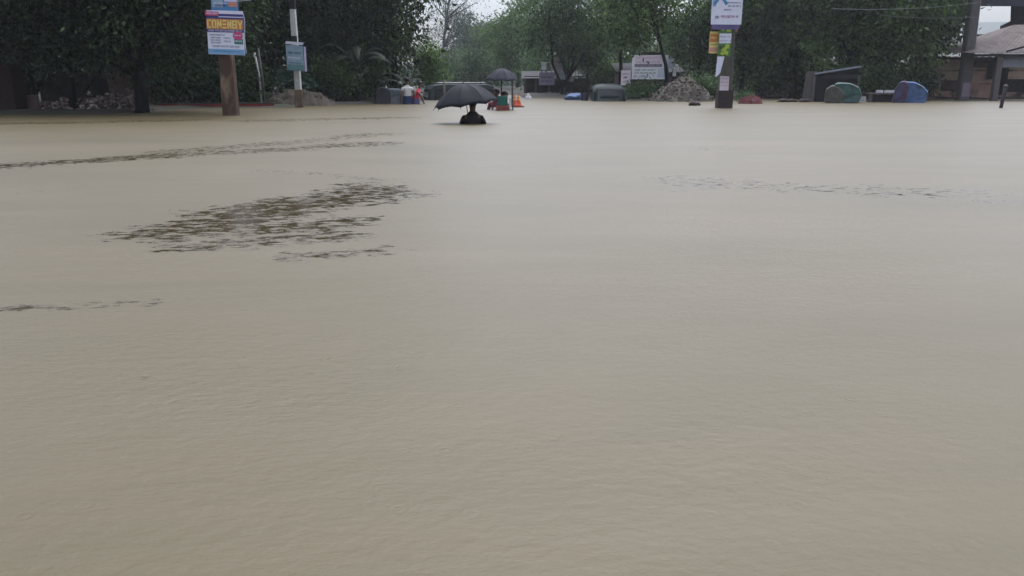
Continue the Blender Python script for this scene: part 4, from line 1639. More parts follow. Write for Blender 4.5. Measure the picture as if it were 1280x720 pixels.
# blue covered cart and purple bundle
Y = 38.5
X = xat(720, Y)
t = empty('cart', (X, Y, -1.12))
tag(t, 'cart under a blue tarpaulin beside purple cloth bundle', 'cart')
mb = MB()
mb.grid(lambda u, v: ((u - .5) * 1.0, (v - .5) * 1.2, 1.27 + .1 * math.sin(u * math.pi) + .05 * math.sin(u * 11 + v * 5) - .35 * max(0, abs(v - .5) * 2 - .8) * 5 * .3 - .4 * max(0, abs(u - .5) * 2 - .85)), 24, 16)
o = mb.build('tarpaulin', M['tarp_blue'], t, smooth=True)
o.modifiers.new('cloth', 'SOLIDIFY').thickness = -.02
mb = MB()
mb.box((0, 0, .78), (.95, 1.1, .9))
mb.build('cart_body', M['tarp_blue'], t, bevel=.02)
for sx in (-1, 1):
    mb = MB()
    mb.lathe([(.25, -.03), (.3, -.03), (.3, .03), (.25, .03)], 18)
    w_ = mb.build('wheel', M['rubber'], t)
    w_.location = (sx * .52, 0, .3)
    w_.rotation_euler = (0, R(90), 0)
Y = 36.6
mb = MB()
mb.grid(lambda u, v: ((u - .5) * .44 * (1 - .25 * math.sin(v * 3)), -.2 * math.sin(u * math.pi), v * .62 - .3), 12, 8)
mb.grid(lambda u, v: ((u - .5) * .44 * (1 - .25 * math.sin(v * 3)), .2 * math.sin(u * math.pi), v * .62 - .3), 12, 8)
tag(mb.build('bundle', M['canvas_purple'], None, smooth=True, loc=(xat(731, Y), Y, 0)), 'purple cloth bundle beside dark green three wheeler', 'bundle')


# stall, table, crates on the right
Y = 33.6
X = xat(1056, Y)
t = empty('stall', (X, Y + .9, gz(X, Y) - .3), -math.atan2(X, Y) * .8)
tag(t, 'dark wooden roadside stall with pale sloping roof edge', 'stall')
zb = gz(X, Y) - .3
zr0, zr1 = zat(91, Y) - zb, zat(82, Y) - zb
mb = MB()
mb.box((-.1, .1, .75), (1.7, 1.6, 1.6))
mb.build('wall', M['dark'], t)
mb = MB()
mb.slab([(-1.0, -.95, zr0), (.75, -.95, zr1), (.75, 1.1, zr1 - .3), (-1.0, 1.1, zr0 - .3)], .07)
mb.build('roof', M['sheet_grey'], t)
for x_, w_ in ((-.98, .1), (.72, .06)):
    mb = MB()
    mb.box((x_, -.85, (zr0 - .1) / 2), (w_, w_, zr0 - .1))
    mb.build('post', M['greywood'], t)
mb = MB()
mb.box((-1.15, -.75, .9), (.42, .06, 1.55), (0, R(4), 0))
mb.build('shutter', M['greywood'], t)
mb = MB()
mb.box((.1, -.85, zr0 - .16), (1.5, .05, .16))
mb.build('counter_beam', M['darkwood'], t)

Y = ywater(127.8)
X = xat(1078, Y)
t = empty('crate', (X, Y, 0))
tag(t, 'small white plastic crate at waterline between green rickshaw and table', 'crate')
mb = MB()
mb.box((0, .1, .1), (.26, .22, .24))
mb.build('crate_body', M['white'], t, bevel=.01)
mb = MB()
for z_ in (.06, .13, .2):
    mb.box((0, -.016, z_), (.2, .006, .018))
mb.build('slots', M['dark'], t)

Y = 33.5
X = xat(1099, Y)
t = empty('table', (X, Y, -1.1))
tag(t, 'flooded wooden table between green hooded and blue draped rickshaws', 'table')
zt = zat(117, Y) + 1.1
mb = MB()
mb.box((0, 0, zt), (1.2, .7, .06))
mb.build('tabletop', M['greywood'], t, bevel=.01)
for sx in (-1, 1):
    for sy in (-1, 1):
        mb = MB()
        mb.box((sx * .5, sy * .28, zt / 2), (.12, .1, zt - .06))
        mb.build('leg', M['greywood'], t)
mb = MB()
mb.box((.02, -.2, zt - .2), (.86, .03, .3))
mb.build('apron', M['darkwood'], t)
for i, (pp, w_, lb) in enumerate(((1098, .22, 'left white polystyrene box on the flooded table'), (1108, .16, 'middle white polystyrene box on the flooded table'), (1114, .2, 'right white polystyrene box on the flooded table'))):
    mb = MB()
    mb.box((0, 0, .05), (w_, .2, .10), (0, 0, .2 * i))
    o = mb.build('box', M['sack'], None, bevel=.012, loc=(xat(pp, Y - .1), Y - .1, zt - 1.1 + .032 + (.0 if i != 1 else 0)))
    tag(o, lb, 'box', 'white boxes on the flooded table')

# ================================================================== LEFT BANK
BY = 20.2
X = xat(16, BY)
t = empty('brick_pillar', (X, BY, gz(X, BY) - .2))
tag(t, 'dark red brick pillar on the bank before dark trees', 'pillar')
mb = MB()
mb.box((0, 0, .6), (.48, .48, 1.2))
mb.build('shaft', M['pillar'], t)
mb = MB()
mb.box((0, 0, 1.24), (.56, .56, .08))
mb.build('cap', M['pillar'], t)
# pinkish panel wall beside the pillar
X0, X1 = xat(29, 20.6), xat(50, 20.6)
mb = MB()
mb.box((0, 0, .12), (X1 - X0, .1, .6))
o = mb.build('low_wall', M['panel_pink'], None, bevel=.01, loc=((X0 + X1) / 2, 20.6, 0))
tag(o, 'low pinkish grey wall section between brick pillar and rubble', 'wall')
mb = MB()
mb.box((0, -.1, .015), (X1 - X0, .12, .03))
mb.build('ledge', M['whitewash'], o)
# back wall: grey
X0, X1 = xat(40, 25), xat(200, 25)
t = empty('house', ((X0 + X1) / 2, 26.5, gz(-12, 26) - .1))
tag(t, 'shaded brick house wall behind the rubble and dark trees', 'house')
mb = MB()
mb.box((1.1, -1.0, .7), (1.7, .2, 1.75))
mb.build('wall', M['rust_brick'], t)
mb = MB()
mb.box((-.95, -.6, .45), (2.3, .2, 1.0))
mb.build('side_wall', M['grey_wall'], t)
mb = MB()
mb.slab([(-2.2, -1.4, 1.65), (2.2, -1.4, 1.65), (2.2, 1.5, 2.4), (-2.2, 1.5, 2.4)], .05)
mb.build('roof', M['darkwood'], t)
# rubble heap
rg = random.Random(17)
mb = MB()
for i in range(420):
    px = rg.uniform(52, 176)
    u = (px - 52) / 124
    hh = .14 + .24 * min(1, u * 1.3)
    Yr = 20.3 + rg.random() * 1.0
    z = rg.random() ** 1.3 * hh * (.5 + .5 * (Yr - 20.3)) * 1.5 + .03
    s_ = rg.uniform(.03, .085)
    if rg.random() < .5:
        mb.box((xat(px, Yr), Yr, z), (s_ * 2, s_ * 1.2, s_ * .9), (rg.uniform(-.8, .8), rg.uniform(-.8, .8), rg.uniform(0, 3)))
    else:
        mb.blob((xat(px, Yr), Yr, z), (s_, s_ * .9, s_ * .75), rg, 6, 4, .25)
o = mb.build('rubble', M['stone'], None)
tag(o, 'heap of pale and brown broken bricks between two tree trunks', 'rubble', kind='stuff')
# red kerb
X0, X1 = xat(192, 24.3), xat(346, 25.2)
t = empty('kerb_wall', ((X0 + X1) / 2, 24.7, 0), rotz=math.atan2(.9, X1 - X0))
tag(t, 'low red painted kerb wall behind brown stained pole', 'kerb')
mb = MB()
mb.box((0, 0, -.28), (X1 - X0, .2, .8))
mb.build('kerb_body', M['redkerb'], t, bevel=.015)
mb = MB()
mb.box((0, 0, .13), (X1 - X0 + .04, .24, .03))
mb.build('coping', M['soil_left'], t)

# ================================================================== RIGHT BUILDINGS
HY = 41.5
X0, X1 = xat(1150, HY), xat(1345, HY)
cx_ = (X0 + X1) / 2
t = empty('plaster_house', (cx_, HY, 0))
tag(t, 'long pinkish plaster house with grey tin roof behind thick pole', 'house')
W_ = X1 - X0
ztop = zat(72, HY)
zmid = zat(89, HY)
zlow = zat(103, HY)
mb = MB()
mb.box((0, .1, (zlow - .4) / 2 - .05), (W_, .2, zlow + .5))
mb.build('base_wall', M['plaster_low'], t)
mb = MB()
mb.box((0, .12, (zlow + zmid) / 2), (W_, .2, zmid - zlow))
mb.build('wall', M['plaster'], t)
mb = MB()
mb.box((0, .1, zmid + .03), (W_, .26, .07))
mb.build('ledge', M['plaster_low'], t)
mb = MB()
mb.box((0, .14, (zmid + ztop) / 2 + .03), (W_, .2, ztop - zmid - .08))
mb.build('upper_wall', M['plaster'], t)


def opening(nm, p0, p1, y0, y1, m):
    a, b_ = xat(p0, HY) - cx_, xat(p1, HY) - cx_
    z0, z1 = zat(y1, HY), zat(y0, HY)
    mb = MB()
    mb.box(((a + b_) / 2, -.02, (z0 + z1) / 2), (b_ - a, .06, z1 - z0))
    o = mb.build(nm, M[m], t, bevel=.008)
    if nm != 'vent':
        mb = MB()
        zc, hh, xc, ww = (z0 + z1) / 2, z1 - z0, (a + b_) / 2, b_ - a
        for dx in (-1, 1):
            mb.box((xc + dx * (ww / 2 + .02), -.035, zc), (.04, .05, hh + .08))
        for dz in (-1, 1):
            mb.box((xc, -.036, zc + dz * (hh / 2 + .02)), (ww, .05, .04))
        mb.build('frame', M['darkwood'], o)
    return o


opening('window', 1175, 1196, 101.5, 112.5, 'rust_brick')
opening('vent', 1173, 1177, 92.5, 97, 'dark')
opening('door', 1230, 1236, 68, 98, 'dark')
opening('window', 1213, 1229, 70, 83, 'panel_pink')
opening('window', 1252, 1279, 100, 114, 'darkwood')
opening('door', 1248, 1254, 84, 118, 'darkwood')
opening('window', 1290, 1310, 96, 114, 'darkwood')
mb = MB()
nr = 60


def corr(xa, xb, ya, yb, za, zb_, n=70):
    m_ = MB()
    m_.grid(lambda u, v: (xa + (xb - xa) * u, ya + (yb - ya) * v, za + (zb_ - za) * v + .018 * math.sin(u * n * math.pi)), n * 4, 2)
    return m_


o = corr(-W_ / 2 - .1, W_ / 2 + .3, -.45, 3.2, ztop + .02, ztop + .85, 50).build('roof', M['tin_grey'], t)
o.modifiers.new('th', 'SOLIDIFY').thickness = .015
mb = MB()
mb.box((0, -.42, ztop - .07), (W_ + .2, .05, .1))
mb.build('eave_board', M['darkwood'], t)

# lean-to with purple tin roof
LY = 36.4
t = empty('tin_canopy', (xat(1290, LY), LY, 0))
tag(t, 'faded brownish purple tin canopy on grey post beside thick pole', 'canopy')
ox = xat(1290, LY)
z0 = zat(66, LY)
q = [(xat(1213, LY, z0) - ox, 0, z0), (xat(1420, LY, z0) - ox, 0, z0 + .05), (xat(1420, LY + 3.5, 3.5) - ox, 3.5, zat(28, LY + 3.5)), (xat(1268, LY + 3.5, 3.5) - ox, 3.5, zat(31, LY + 3.5))]
mb = MB()
qa = [Vector(p) for p in q]


def bil(u, v):
    p = qa[0] * (1 - u) * (1 - v) + qa[1] * u * (1 - v) + qa[2] * u * v + qa[3] * (1 - u) * v
    x_abs = p.x
    return (p.x, p.y, p.z + .012 * math.sin(x_abs * 32))


mb.grid(bil, 260, 8)
o = mb.build('roof_sheet', M['tin_purple'], t)
o.modifiers.new('th', 'SOLIDIFY').thickness = .012
mb = MB()
qb = [qa[0], qa[3], Vector((qa[3].x + .2, 5.0, qa[3].z - .1)), Vector((qa[0].x + .6, 5.0, qa[0].z + .2))]
mb.slab(qb, .02)
mb.build('hip_sheet', M['tin_purple'], t)
for pp, m_ in ((1242, 'greywood'), (1330, 'greywood')):
    mb = MB()
    xx = xat(pp, LY + .2) - ox
    mb.box((xx, .22, (z0 - .6) / 2 + .0), (.26, .22, z0 + .55))
    mb.build('post', M[m_], t, bevel=.012)
mb = MB()
mb.box(((qa[0].x + qa[1].x) / 2, .12, z0 - .1), (qa[1].x - qa[0].x - .2, .08, .1))
mb.build('eave_beam', M['darkwood'], t)
mb = MB()
xa, xb = xat(1249, LY + .3, 1.7) - ox, xat(1345, LY + .3, 1.7) - ox
mb.box(((xa + xb) / 2, .36, (z0 - .05 + zat(83, LY)) / 2 - .06), (xb - xa, .03, z0 - zat(83, LY) - .1))
mb.build('hanging_sheet', M['sheet_grey'], t)
mb = MB()
xa, xb = xat(1258, LY, 2.4) - ox, xat(1284, LY, 2.4) - ox
mb.box(((xa + xb) / 2, -.06, zat(61, LY)), (xb - xa, .05, .08), (0, R(-15), 0))
mb.build('loose_batten', M['dark'], t)

# taller dark shed behind with overhanging eave
DY = 45
t = empty('tall_shed', (xat(1330, DY), DY, 0))
tag(t, 'tall dark shed with deep overhanging eave above tin canopy', 'shed')
ox = xat(1330, DY)
za = zat(10.5, DY)
xa = xat(1262, DY, 4) - ox
mb = MB()
mb.prism([(xa, za + .2), (xa + .1, zat(26, DY)), (xa - .4, zat(32, DY)), (xa - .2, -.1), (3, -.1), (3, za + .2)], -.1, .1)
mb.build('wall', M['beam'], t)
xe = xat(1213, DY - 1, 5) - ox
mb = MB()
mb.slab([(xe, -1.5, za + .05), (4, -1.5, za + .05), (4, 2.5, za + 1.6), (xe, 2.5, za + 1.6)], .06)
mb.build('roof', M['beam'], t)
mb = MB()
mb.box(((xe + 4) / 2, -1.52, za + .28), (4 - xe, .05, .62))
mb.build('fascia', M['beam'], t)
mb = MB()
mb.box((xe + .55, -1.57, za + .36), (.32, .04, .12))
mb.build('white_plate', M['sack'], t)
# far tin shed
FY = 62
t = empty('far_shed', (xat(1232, FY), FY, 0))
tag(t, 'distant grey green tin roofed shed seen between thick pole and tall shed', 'shed')
z0, z1 = zat(45, FY), zat(25.5, FY)
mb = MB()
mb.box((0, 1, z0 / 2), (5.5, 5, z0))
mb.build('wall', M['dark'], t)
mb = MB()
mb.slab([(-3.2, -2, z0), (3.2, -2, z0 + .05), (3.0, 2.5, z1 + .1), (-3.2, 2.5, z1)], .06)
mb.build('roof', M['tin_far'], t)
# near-grey shed roof between tree and pole
FY2 = 47
t = empty('grey_shed', (xat(1185, FY2), FY2, 0))
tag(t, 'grey tin shed between dark tree and thick pole', 'shed')
z0, z1 = zat(69, FY2), zat(42, FY2)
mb = MB()
mb.box((0, 1, z0 / 2), (2.6, 1.6, z0))
mb.build('wall', M['plaster_low'], t)
mb = MB()
mb.slab([(-1.5, -.2, z0 + .03), (1.5, -.2, z0 + .1), (1.5, 2.4, z1), (-1.0, 2.4, z1 - .2)], .04)
mb.build('roof', M['tin_grey'], t)
mb = MB()
mb.box((.63, -.3, zat(46, FY2)), (.22, .04, 1.0))
mb.build('pale_board', M['bluewhite'], t)

# ================================================================== CENTRE SHOPS
CYs = 52.0
t = empty('shop_row', (xat(694, CYs), CYs, 0))
tag(t, 'low dark row of shops behind the forked tree', 'shop')
ox = xat(694, CYs)
X_ = lambda p: xat(p, CYs, 1) - ox
mb = MB()
mb.box(((X_(655) + X_(738)) / 2, .6, zat(95, CYs) / 2 - .1), (X_(738) - X_(655), 1.2, zat(95, CYs) + .2))
mb.build('wall', M['grey_wall'], t)
mb = MB()
mb.slab([(X_(652), -.6, zat(98, CYs)), (X_(742), -.6, zat(98, CYs)), (X_(742), 2.4, zat(88, CYs)), (X_(652), 2.4, zat(88, CYs))], .05)
mb.build('roof', M['dark'], t)
for a, b_ in ((658, 668), (671, 684), (704, 714), (717, 730)):
    mb = MB()
    mb.box(((X_(a) + X_(b_)) / 2, -.02, zat(109, CYs) / 2 - .05), (X_(b_) - X_(a), .06, zat(109, CYs) + .1))
    mb.build('shutter', M['dark'], t)
for p in (656, 669.5, 686, 702, 715.5, 733):
    mb = MB()
    mb.box((X_(p), -.5, zat(98, CYs) / 2 - .1), (.12, .12, zat(98, CYs) + .2))
    mb.build('post', M['greywood'], t)
mb = MB()
for i, p in enumerate((663, 668, 673, 677, 681, 686, 691, 709, 713)):
    mb.box((X_(p), -.8, .06), (.16, .12, .22), (0, 0, i * .4))
mb.build('step_stone', M['white'], t)


def board(px0, px1, py0, py1, Y, m, label, lines=(), ink='ink', extra=None, posts=True, cat='signboard', rotz=0.0, roll=0.0, frame=None):
    s = sheet_at('signboard', (px0 + px1) / 2, (py0 + py1) / 2, Y, label, rotz, cat, 'shop signs beyond the water', roll)
    kk = Y / FPX
    w, h = (px1 - px0) / 2 * kk, (py1 - py0) / 2 * kk
    s.rect('panel', -w, w, -h, h, m, 0, .04)
    if lines:
        s.text([(l[0] * w, l[1] * w, l[2] * h, l[3] * h) for l in lines], ink, -.024, int(px0))
    if extra:
        for (nm, a, b_, c_, d_, mm) in extra:
            s.rect(nm, a * w, b_ * w, c_ * h, d_ * h, mm, -.022, .012)
    if posts:
        z = zat((py0 + py1) / 2, Y)
        mb = MB()
        for sx in (-.85, .85):
            mb.box((sx * w, .06, (-h - z) / 2 - .2 + h), (.07, .06, z + h + .4))
        mb.build('post', M['darkwood'], s.t)
    return s


board(674, 693, 91, 106, 50.6, 'lavender', 'lavender shop sign on shop row beside forked trunk', [(-.8, .8, .2, .35), (-.8, .6, -.4, .25)], 'violet', rotz=R(4), posts=True)
board(689, 703, 72, 88, 51, 'pinkboard', 'pinkish square sign high behind forked tree', [(-.7, .7, .3, .25), (-.7, .7, -.3, .25)], 'mauve')
board(696, 706.5, 88, 99, 50.4, 'bluewhite', 'small bluish white sign inside the fork of the tree', [(-.7, .7, .1, .3)], 'paleblue')
board(677, 683, 78, 87, 51.5, 'whiteboard', 'tiny pale grey sign above lavender shop sign', [(-.7, .7, .1, .3)], 'ink_pale')
board(711, 717, 95, 102, 50.5, 'pinkboard', 'tiny pinkish sign between forked trunk and hanging green tree', [(-.7, .7, .1, .3)], 'mauve')

SY2 = 43.5
t = empty('brick_shop', (xat(800, SY2 + 2), SY2 + 2, 0))
tag(t, 'brick shop behind white signboards and hedge', 'shop')
ox = xat(800, SY2 + 2)
mb = MB()
a, b_ = xat(772, SY2 + 2) - ox, xat(848, SY2 + 2) - ox
mb.box(((a + b_) / 2, .8, .55), (b_ - a, 1.6, 1.5))
mb.build('wall', M['rust_brick'], t)
mb = MB()
mb.slab([(a - .2, -.6, 1.35), (b_ + .2, -.6, 1.35), (b_ + .2, 2, 1.9), (a - .2, 2, 1.9)], .05)
mb.build('roof', M['dark'], t)
s = board(791, 834, 70, 98, SY2, 'whiteboard', 'large white and pink signboard with several text lines above hedge',
          [(-.85, .35, -.25, .16), (-.85, .35, -.5, .16), (-.9, -.1, -.78, .16)], 'ink_pale',
          [('pink_panel', -.86, .7, .3, .95, 'pinkwhite'), ('mauve_band', -.86, .66, .02, .26, 'mauve'), ('pale_panel', -.98, -.88, -.1, .9, 'bluewhite'), ('grey_panel', .42, .95, -.9, -.05, 'lamp')]
          if False else [('pink_panel', -.86, .7, .3, .95, 'pinkwhite'), ('mauve_band', -.86, .66, .02, .26, 'mauve'), ('blue_panel', .45, .9, -.85, -.1, 'bluewhite')], rotz=R(-3))
kk = SY2 / FPX
s.text([(-17 * kk, 14 * kk, 10.5 * kk, 2.6 * kk), (-17 * kk, 12 * kk, 6 * kk, 2 * kk)], 'pinkboard', -.030, 71, 'pink_panel_lettering')
s.text([(-17 * kk, 12 * kk, 1.8 * kk, 2.4 * kk)], 'lavender', -.030, 72, 'band_lettering')
mb = MB()
mb.prism([(-19 * kk, 14.5 * kk), (15 * kk, 14.5 * kk), (12 * kk, 18 * kk), (-10 * kk, 17 * kk)], .0, .5)
mb.build('awning', M['darkwood'], s.t)
board(776.5, 788, 88.5, 106, SY2 - .2, 'pinkwhite', 'narrow upright pink white sign beside large white signboard', [(-.7, .7, .5, .2), (-.5, .5, 0, .3), (-.7, .7, -.6, .2)], 'mauve')
board(835, 842.5, 74, 86, SY2 + .3, 'bluewhite', 'pale blue grey sign behind leaning bare trunk', [(-.7, .7, .2, .2)], 'paleblue')
board(841, 845, 87, 95, SY2 + .2, 'whiteboard', 'narrow white sign lowest beside leaning bare trunk', [(-.7, .7, .2, .2)], 'ink_pale')

# ================================================================== TREES
LG = 'trees along the left bank'
RG = 'trees along the right bank'
CG = 'trees beyond the water'
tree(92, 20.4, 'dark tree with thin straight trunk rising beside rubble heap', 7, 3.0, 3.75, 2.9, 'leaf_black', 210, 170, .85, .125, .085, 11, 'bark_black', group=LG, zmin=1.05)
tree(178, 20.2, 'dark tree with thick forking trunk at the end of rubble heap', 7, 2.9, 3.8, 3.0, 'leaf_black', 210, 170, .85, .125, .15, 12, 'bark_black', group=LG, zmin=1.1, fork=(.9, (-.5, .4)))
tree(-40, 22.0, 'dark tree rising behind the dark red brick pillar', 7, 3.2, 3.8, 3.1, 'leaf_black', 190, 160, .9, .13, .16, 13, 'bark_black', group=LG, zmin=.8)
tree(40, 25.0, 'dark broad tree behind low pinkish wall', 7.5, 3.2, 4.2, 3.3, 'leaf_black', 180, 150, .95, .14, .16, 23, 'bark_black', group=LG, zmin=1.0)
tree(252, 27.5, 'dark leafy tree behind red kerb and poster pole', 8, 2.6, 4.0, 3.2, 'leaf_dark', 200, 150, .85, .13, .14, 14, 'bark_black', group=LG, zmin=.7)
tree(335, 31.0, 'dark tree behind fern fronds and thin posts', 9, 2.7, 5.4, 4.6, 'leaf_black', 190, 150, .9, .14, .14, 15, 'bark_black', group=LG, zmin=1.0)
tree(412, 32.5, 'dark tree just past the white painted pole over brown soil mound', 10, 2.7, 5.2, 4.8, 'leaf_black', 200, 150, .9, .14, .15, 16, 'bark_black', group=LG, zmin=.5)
tree(493, 33.5, 'tall dark tree with straight trunk standing over grey draped rickshaw', 10, 2.0, 5.4, 4.4, 'leaf_dark', 110, 105, .95, .2, .13, 17, 'bark_black', group=LG, zmin=1.2, hollow=.5)
frond_plant(352, 28.4, 'green fern like palm beside thin posts and white painted pole', gz(-8, 28.4), [(a, 1.5 + .2 * (i % 2), .45 + .25 * (i % 3), .3) for i, a in enumerate(np.linspace(.2, 6.2, 11))], 'leaf_fern', 5, 'palm', 'palm', True, .07, .35)
frond_plant(448, 31.2, 'tall banana plant with drooping torn leaves before dark trees', gz(-6, 31.2), [(a, 1.5 + .25 * (i % 3), .55 + .3 * (i % 2), .2) for i, a in enumerate(np.linspace(.0, 5.6, 9))], 'leaf_banana', 6, 'banana_plant', 'banana plant', False, .09, 1.2)
frond_plant(470, 31.6, 'smaller banana plant with low hanging leaves by grey rickshaw', gz(-5, 31.6), [(a, 1.1 + .2 * (i % 3), .4 + .3 * (i % 2), .15) for i, a in enumerate(np.linspace(.3, 6.0, 8))], 'leaf_banana', 7, 'banana_plant', 'banana plant', False, .07, .6)
shrub(222, 25.4, 'dark green bush with thin trunk behind red kerb', .95, .95, .75, 'leaf_shrub', 40, 75, .5, .14, 31, LG)
shrub(268, 25.8, 'pale leaved bush between thin trunked bush and brown stained pole', .8, .72, .6, 'leaf_shrub', 34, 70, .45, .16, 32, LG)
shrub(310, 27.5, 'dark low bush between brown stained pole and thin grey post', .9, .7, .6, 'leaf_dark', 30, 75, .5, .14, 33, LG)
shrub(400, 30.4, 'dark dense bush behind brown soil mound', 1.3, .8, .8, 'leaf_dark', 44, 80, .55, .15, 34, LG)
shrub(440, 31.8, 'dark weedy bush at foot of banana plant', 1.3, .8, .85, 'leaf_dark', 44, 80, .55, .15, 35, LG)
shrub(541, 40, 'light green bushy sapling between wading people and grey teal van', .75, 1.5, 1.3, 'leaf_light', 40, 75, .5, .15, 36, CG)

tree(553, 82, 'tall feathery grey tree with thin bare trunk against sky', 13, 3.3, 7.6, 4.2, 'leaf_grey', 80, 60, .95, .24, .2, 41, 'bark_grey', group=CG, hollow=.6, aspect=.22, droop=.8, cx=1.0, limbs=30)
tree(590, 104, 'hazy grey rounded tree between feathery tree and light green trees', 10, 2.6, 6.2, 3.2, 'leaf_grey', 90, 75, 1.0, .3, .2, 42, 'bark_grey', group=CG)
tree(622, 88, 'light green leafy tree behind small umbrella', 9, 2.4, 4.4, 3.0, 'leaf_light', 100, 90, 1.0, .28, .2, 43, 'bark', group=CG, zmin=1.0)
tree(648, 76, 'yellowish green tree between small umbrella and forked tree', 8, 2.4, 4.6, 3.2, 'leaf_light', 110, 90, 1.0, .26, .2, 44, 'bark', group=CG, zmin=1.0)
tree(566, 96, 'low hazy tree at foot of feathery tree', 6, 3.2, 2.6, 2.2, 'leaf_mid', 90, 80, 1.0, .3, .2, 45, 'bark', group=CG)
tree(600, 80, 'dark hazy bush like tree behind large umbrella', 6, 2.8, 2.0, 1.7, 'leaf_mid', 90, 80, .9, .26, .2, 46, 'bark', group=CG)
tree(704, 48.5, 'spreading tree with forked dark trunk in mid distance', 9, 2.9, 4.7, 3.2, 'leaf_mid', 150, 95, .85, .19, .17, 47, 'bark_black', group=CG, zmin=2.7, fork=(.5, (-.8, .7)), ry=2.4, limbs=5)
tree(733, 51, 'hanging green tree between forked tree and light green shrub', 6, 1.3, 3.2, 1.9, 'leaf_mid', 70, 80, .8, .18, .12, 48, 'bark', group=CG, zmin=1.0)
shrub(763, 50, 'light green shrub above dark green three wheeler', 1.3, 1.25, .75, 'leaf_light', 46, 80, .6, .18, 37, CG, zmin=.3)
tree(838, 39.0, 'dark tree with bare leaning trunk behind soil mound', 8, 1.9, 4.4, 2.6, 'leaf_right', 120, 95, .8, .18, .11, 49, 'bark_black', group=CG, zmin=2.7, lean=(-.9, 0), cx=-.6, hollow=.55)
tree(775, 45.5, 'dark leafy tree above white signboards', 9, 1.5, 4.6, 2.6, 'leaf_right', 90, 95, .85, .19, .12, 50, 'bark_black', group=CG, zmin=2.75)
tree(872, 44.0, 'greyish green tree between soil mound and brown poster pole', 8, 1.8, 3.3, 2.6, 'leaf_mid', 95, 90, .85, .19, .13, 51, 'bark', group=CG, zmin=.5, hollow=.55)
shrub(801, 38.6, 'low hedge bush below the white signboards', 1.0, .36, .38, 'leaf_mid', 36, 70, .4, .12, 38, CG, zmin=.05)
shrub(886, 38.0, 'dark weedy bush between soil mound and poster pole', .8, .55, .6, 'leaf_mid', 30, 75, .45, .13, 39, CG, zmin=.05)
tree(925, 43, 'dark green tree just past the brown poster pole above weed clump', 9, 2.2, 4.6, 3.9, 'leaf_right', 170, 85, .7, .24, .14, 52, 'bark_black', group=RG, zmin=.9)
tree(990, 44, 'broad leafy tree above red tarpaulin heap', 9, 2.7, 4.8, 3.9, 'leaf_right', 190, 85, .75, .25, .16, 53, 'bark_black', group=RG, zmin=1.0)
tree(1056, 38.5, 'leafy tree hanging over the wooden stall', 9, 2.4, 4.7, 3.3, 'leaf_right', 180, 85, .7, .23, .15, 54, 'bark_black', group=RG, zmin=1.5)
tree(1110, 38.0, 'dense dark tree behind flooded table and blue draped rickshaw', 9, 2.2, 4.3, 3.7, 'leaf_right', 180, 85, .7, .23, .15, 55, 'bark_black', group=RG, zmin=.9)
tree(1152, 40.2, 'dark tree reaching over plaster house beside thick pole', 9, 1.8, 4.9, 3.1, 'leaf_right', 150, 85, .65, .22, .12, 56, 'bark_black', group=RG, zmin=2.0)
shrub(1085, 36.3, 'dark bush filling shade behind flooded table', 1.5, .8, .8, 'leaf_dark', 46, 80, .55, .15, 61, RG)
shrub(1137, 37.5, 'dark bush behind blue draped rickshaw', .9, .9, .7, 'leaf_dark', 34, 80, .5, .15, 62, RG)
shrub(952, 45.0, 'dark undergrowth bush behind red tarpaulin heap', 1.9, .8, .8, 'leaf_dark', 50, 80, .6, .16, 63, RG)
shrub(1008, 45.6, 'dark undergrowth bush beside shutter of wooden stall', 1.6, .9, .9, 'leaf_dark', 50, 80, .6, .16, 64, RG)
shrub(1163, 41.0, 'pale thin weed growing against plaster house wall', .3, .75, .6, 'leaf_mid', 10, 40, .3, .1, 65, RG, name='weed_clump', cat='weeds')


# far woods as continuous masses
def woods(name, label, arc, n, zmax, L, leaf, seed, per=26, crad=1.3, zfun=None):
    rng = np.random.default_rng(seed)
    pts = []
    while len(pts) < n:
        px = rng.uniform(arc[0], arc[1])
        Y = rng.uniform(arc[2], arc[3])
        zm = zmax if zfun is None else zfun(px, Y)
        z = rng.random() ** .8 * zm
        pts.append((xat(px, Y), Y, z))
    o = foliage(name, None, M[leaf], np.array(pts), per, crad, L, seed + 1)
    tag(o, label, 'woods', kind='stuff')


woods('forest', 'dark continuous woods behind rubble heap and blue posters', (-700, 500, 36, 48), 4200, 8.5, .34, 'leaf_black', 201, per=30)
woods('forest', 'dark continuous woods behind wooden stall and flooded table', (905, 1160, 48, 58), 700, 8.0, .34, 'leaf_dark', 202)
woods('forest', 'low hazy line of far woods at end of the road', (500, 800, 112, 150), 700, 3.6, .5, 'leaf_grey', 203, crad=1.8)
woods('forest', 'mid green woods behind signboards and shops', (655, 930, 58, 72), 1000, 5.2, .3, 'leaf_mid', 205, crad=1.1)

# ================================================================== AIR, LIGHT, CAMERA
mb = MB()
mb.box((0, 89, 7.0), (414, 242, 18.6))
m = bpy.data.materials.new('rain_haze')
m.use_nodes = True
nt = m.node_tree
for n in list(nt.nodes):
    if n.type != 'OUTPUT_MATERIAL':
        nt.nodes.remove(n)
pv = nt.nodes.new('ShaderNodeVolumePrincipled')
pv.inputs['Color'].default_value = (.92, .95, 1.0, 1)
pv.inputs['Density'].default_value = .0004
pv.inputs['Anisotropy'].default_value = .2
nt.links.new(pv.outputs[0], [n for n in nt.nodes if n.type == 'OUTPUT_MATERIAL'][0].inputs['Volume'])
hz = mb.build('haze', m)
hz['kind'] = 'stuff'
hz['label'] = 'thin grey rain haze over the whole scene'

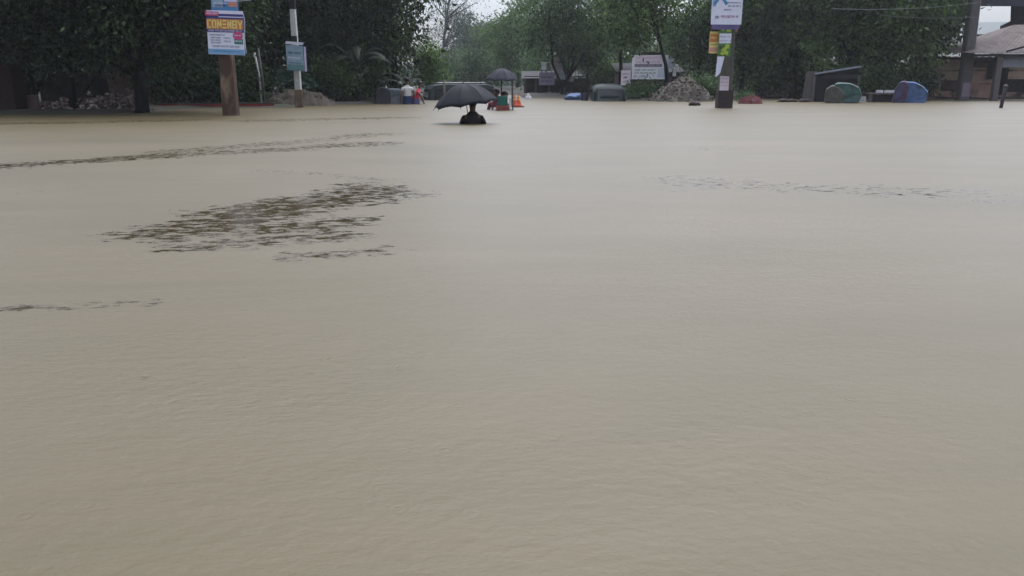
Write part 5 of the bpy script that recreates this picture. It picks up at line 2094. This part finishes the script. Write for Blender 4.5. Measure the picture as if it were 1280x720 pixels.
SKY_LO, SKY_HI = .22, 2.15
SUN_EL, SUN_AZ = R(66), R(14)
w = bpy.data.worlds.new('World')
SC.world = w
w.use_nodes = True
nt = w.node_tree
bg = nt.nodes['Background']
sky = nt.nodes.new('ShaderNodeTexSky')
sky.sky_type = 'NISHITA'
sky.sun_disc = False
sky.sun_elevation = SUN_EL
sky.sun_rotation = SUN_AZ
sky.air_density = 1.0
sky.dust_density = 2.5
hsv = nt.nodes.new('ShaderNodeHueSaturation')
hsv.inputs['Saturation'].default_value = .34
nt.links.new(sky.outputs[0], hsv.inputs['Color'])
tcw = nt.nodes.new('ShaderNodeTexCoord')
sxyz = nt.nodes.new('ShaderNodeSeparateXYZ')
nt.links.new(tcw.outputs['Generated'], sxyz.inputs[0])
ov = nt.nodes.new('ShaderNodeMapRange')       # overcast: brighter overhead than at the horizon
ov.inputs['From Min'].default_value = 0
ov.inputs['From Max'].default_value = 1
ov.inputs['To Min'].default_value = SKY_LO
ov.inputs['To Max'].default_value = SKY_HI
nt.links.new(sxyz.outputs[2], ov.inputs['Value'])
ovm = nt.nodes.new('ShaderNodeVectorMath')
ovm.operation = 'SCALE'
nt.links.new(hsv.outputs[0], ovm.inputs[0])
nt.links.new(ov.outputs[0], ovm.inputs['Scale'])
cool = nt.nodes.new('ShaderNodeVectorMath')
cool.operation = 'MULTIPLY'
cool.inputs[1].default_value = (.965, .995, 1.09)
nt.links.new(ovm.outputs[0], cool.inputs[0])
nt.links.new(cool.outputs[0], bg.inputs['Color'])
bg.inputs['Strength'].default_value = .15

sl = bpy.data.lights.new('overcast_sun', 'SUN')
sl.energy = .5
sl.angle = R(70)
sl.color = (1.0, .97, .93)
so = bpy.data.objects.new('overcast_sun', sl)
COL.objects.link(so)
dv = Vector((math.sin(SUN_AZ) * math.cos(SUN_EL), math.cos(SUN_AZ) * math.cos(SUN_EL), math.sin(SUN_EL)))
so.rotation_euler = dv.to_track_quat('Z', 'Y').to_euler()
so.location = (0, -10, 15)

cam = bpy.data.cameras.new('camera')
cam.sensor_width = 36
cam.lens = FPX / 1280 * 36
cam.clip_start = .05
cam.clip_end = 2000
co = bpy.data.objects.new('camera', cam)
COL.objects.link(co)
co.location = (0, 0, CAMH)
co.rotation_euler = (R(90) - PITCH, 0, 0)
SC.camera = co

SC.view_settings.view_transform = 'Standard'
SC.view_settings.look = 'None'
SC.view_settings.gamma = 1
SC.view_settings.exposure = 1.34
SC.cycles.use_denoising = True
SC.cycles.max_bounces = 4
SC.cycles.diffuse_bounces = 3
SC.cycles.glossy_bounces = 2
SC.cycles.transmission_bounces = 2
SC.cycles.volume_bounces = 1
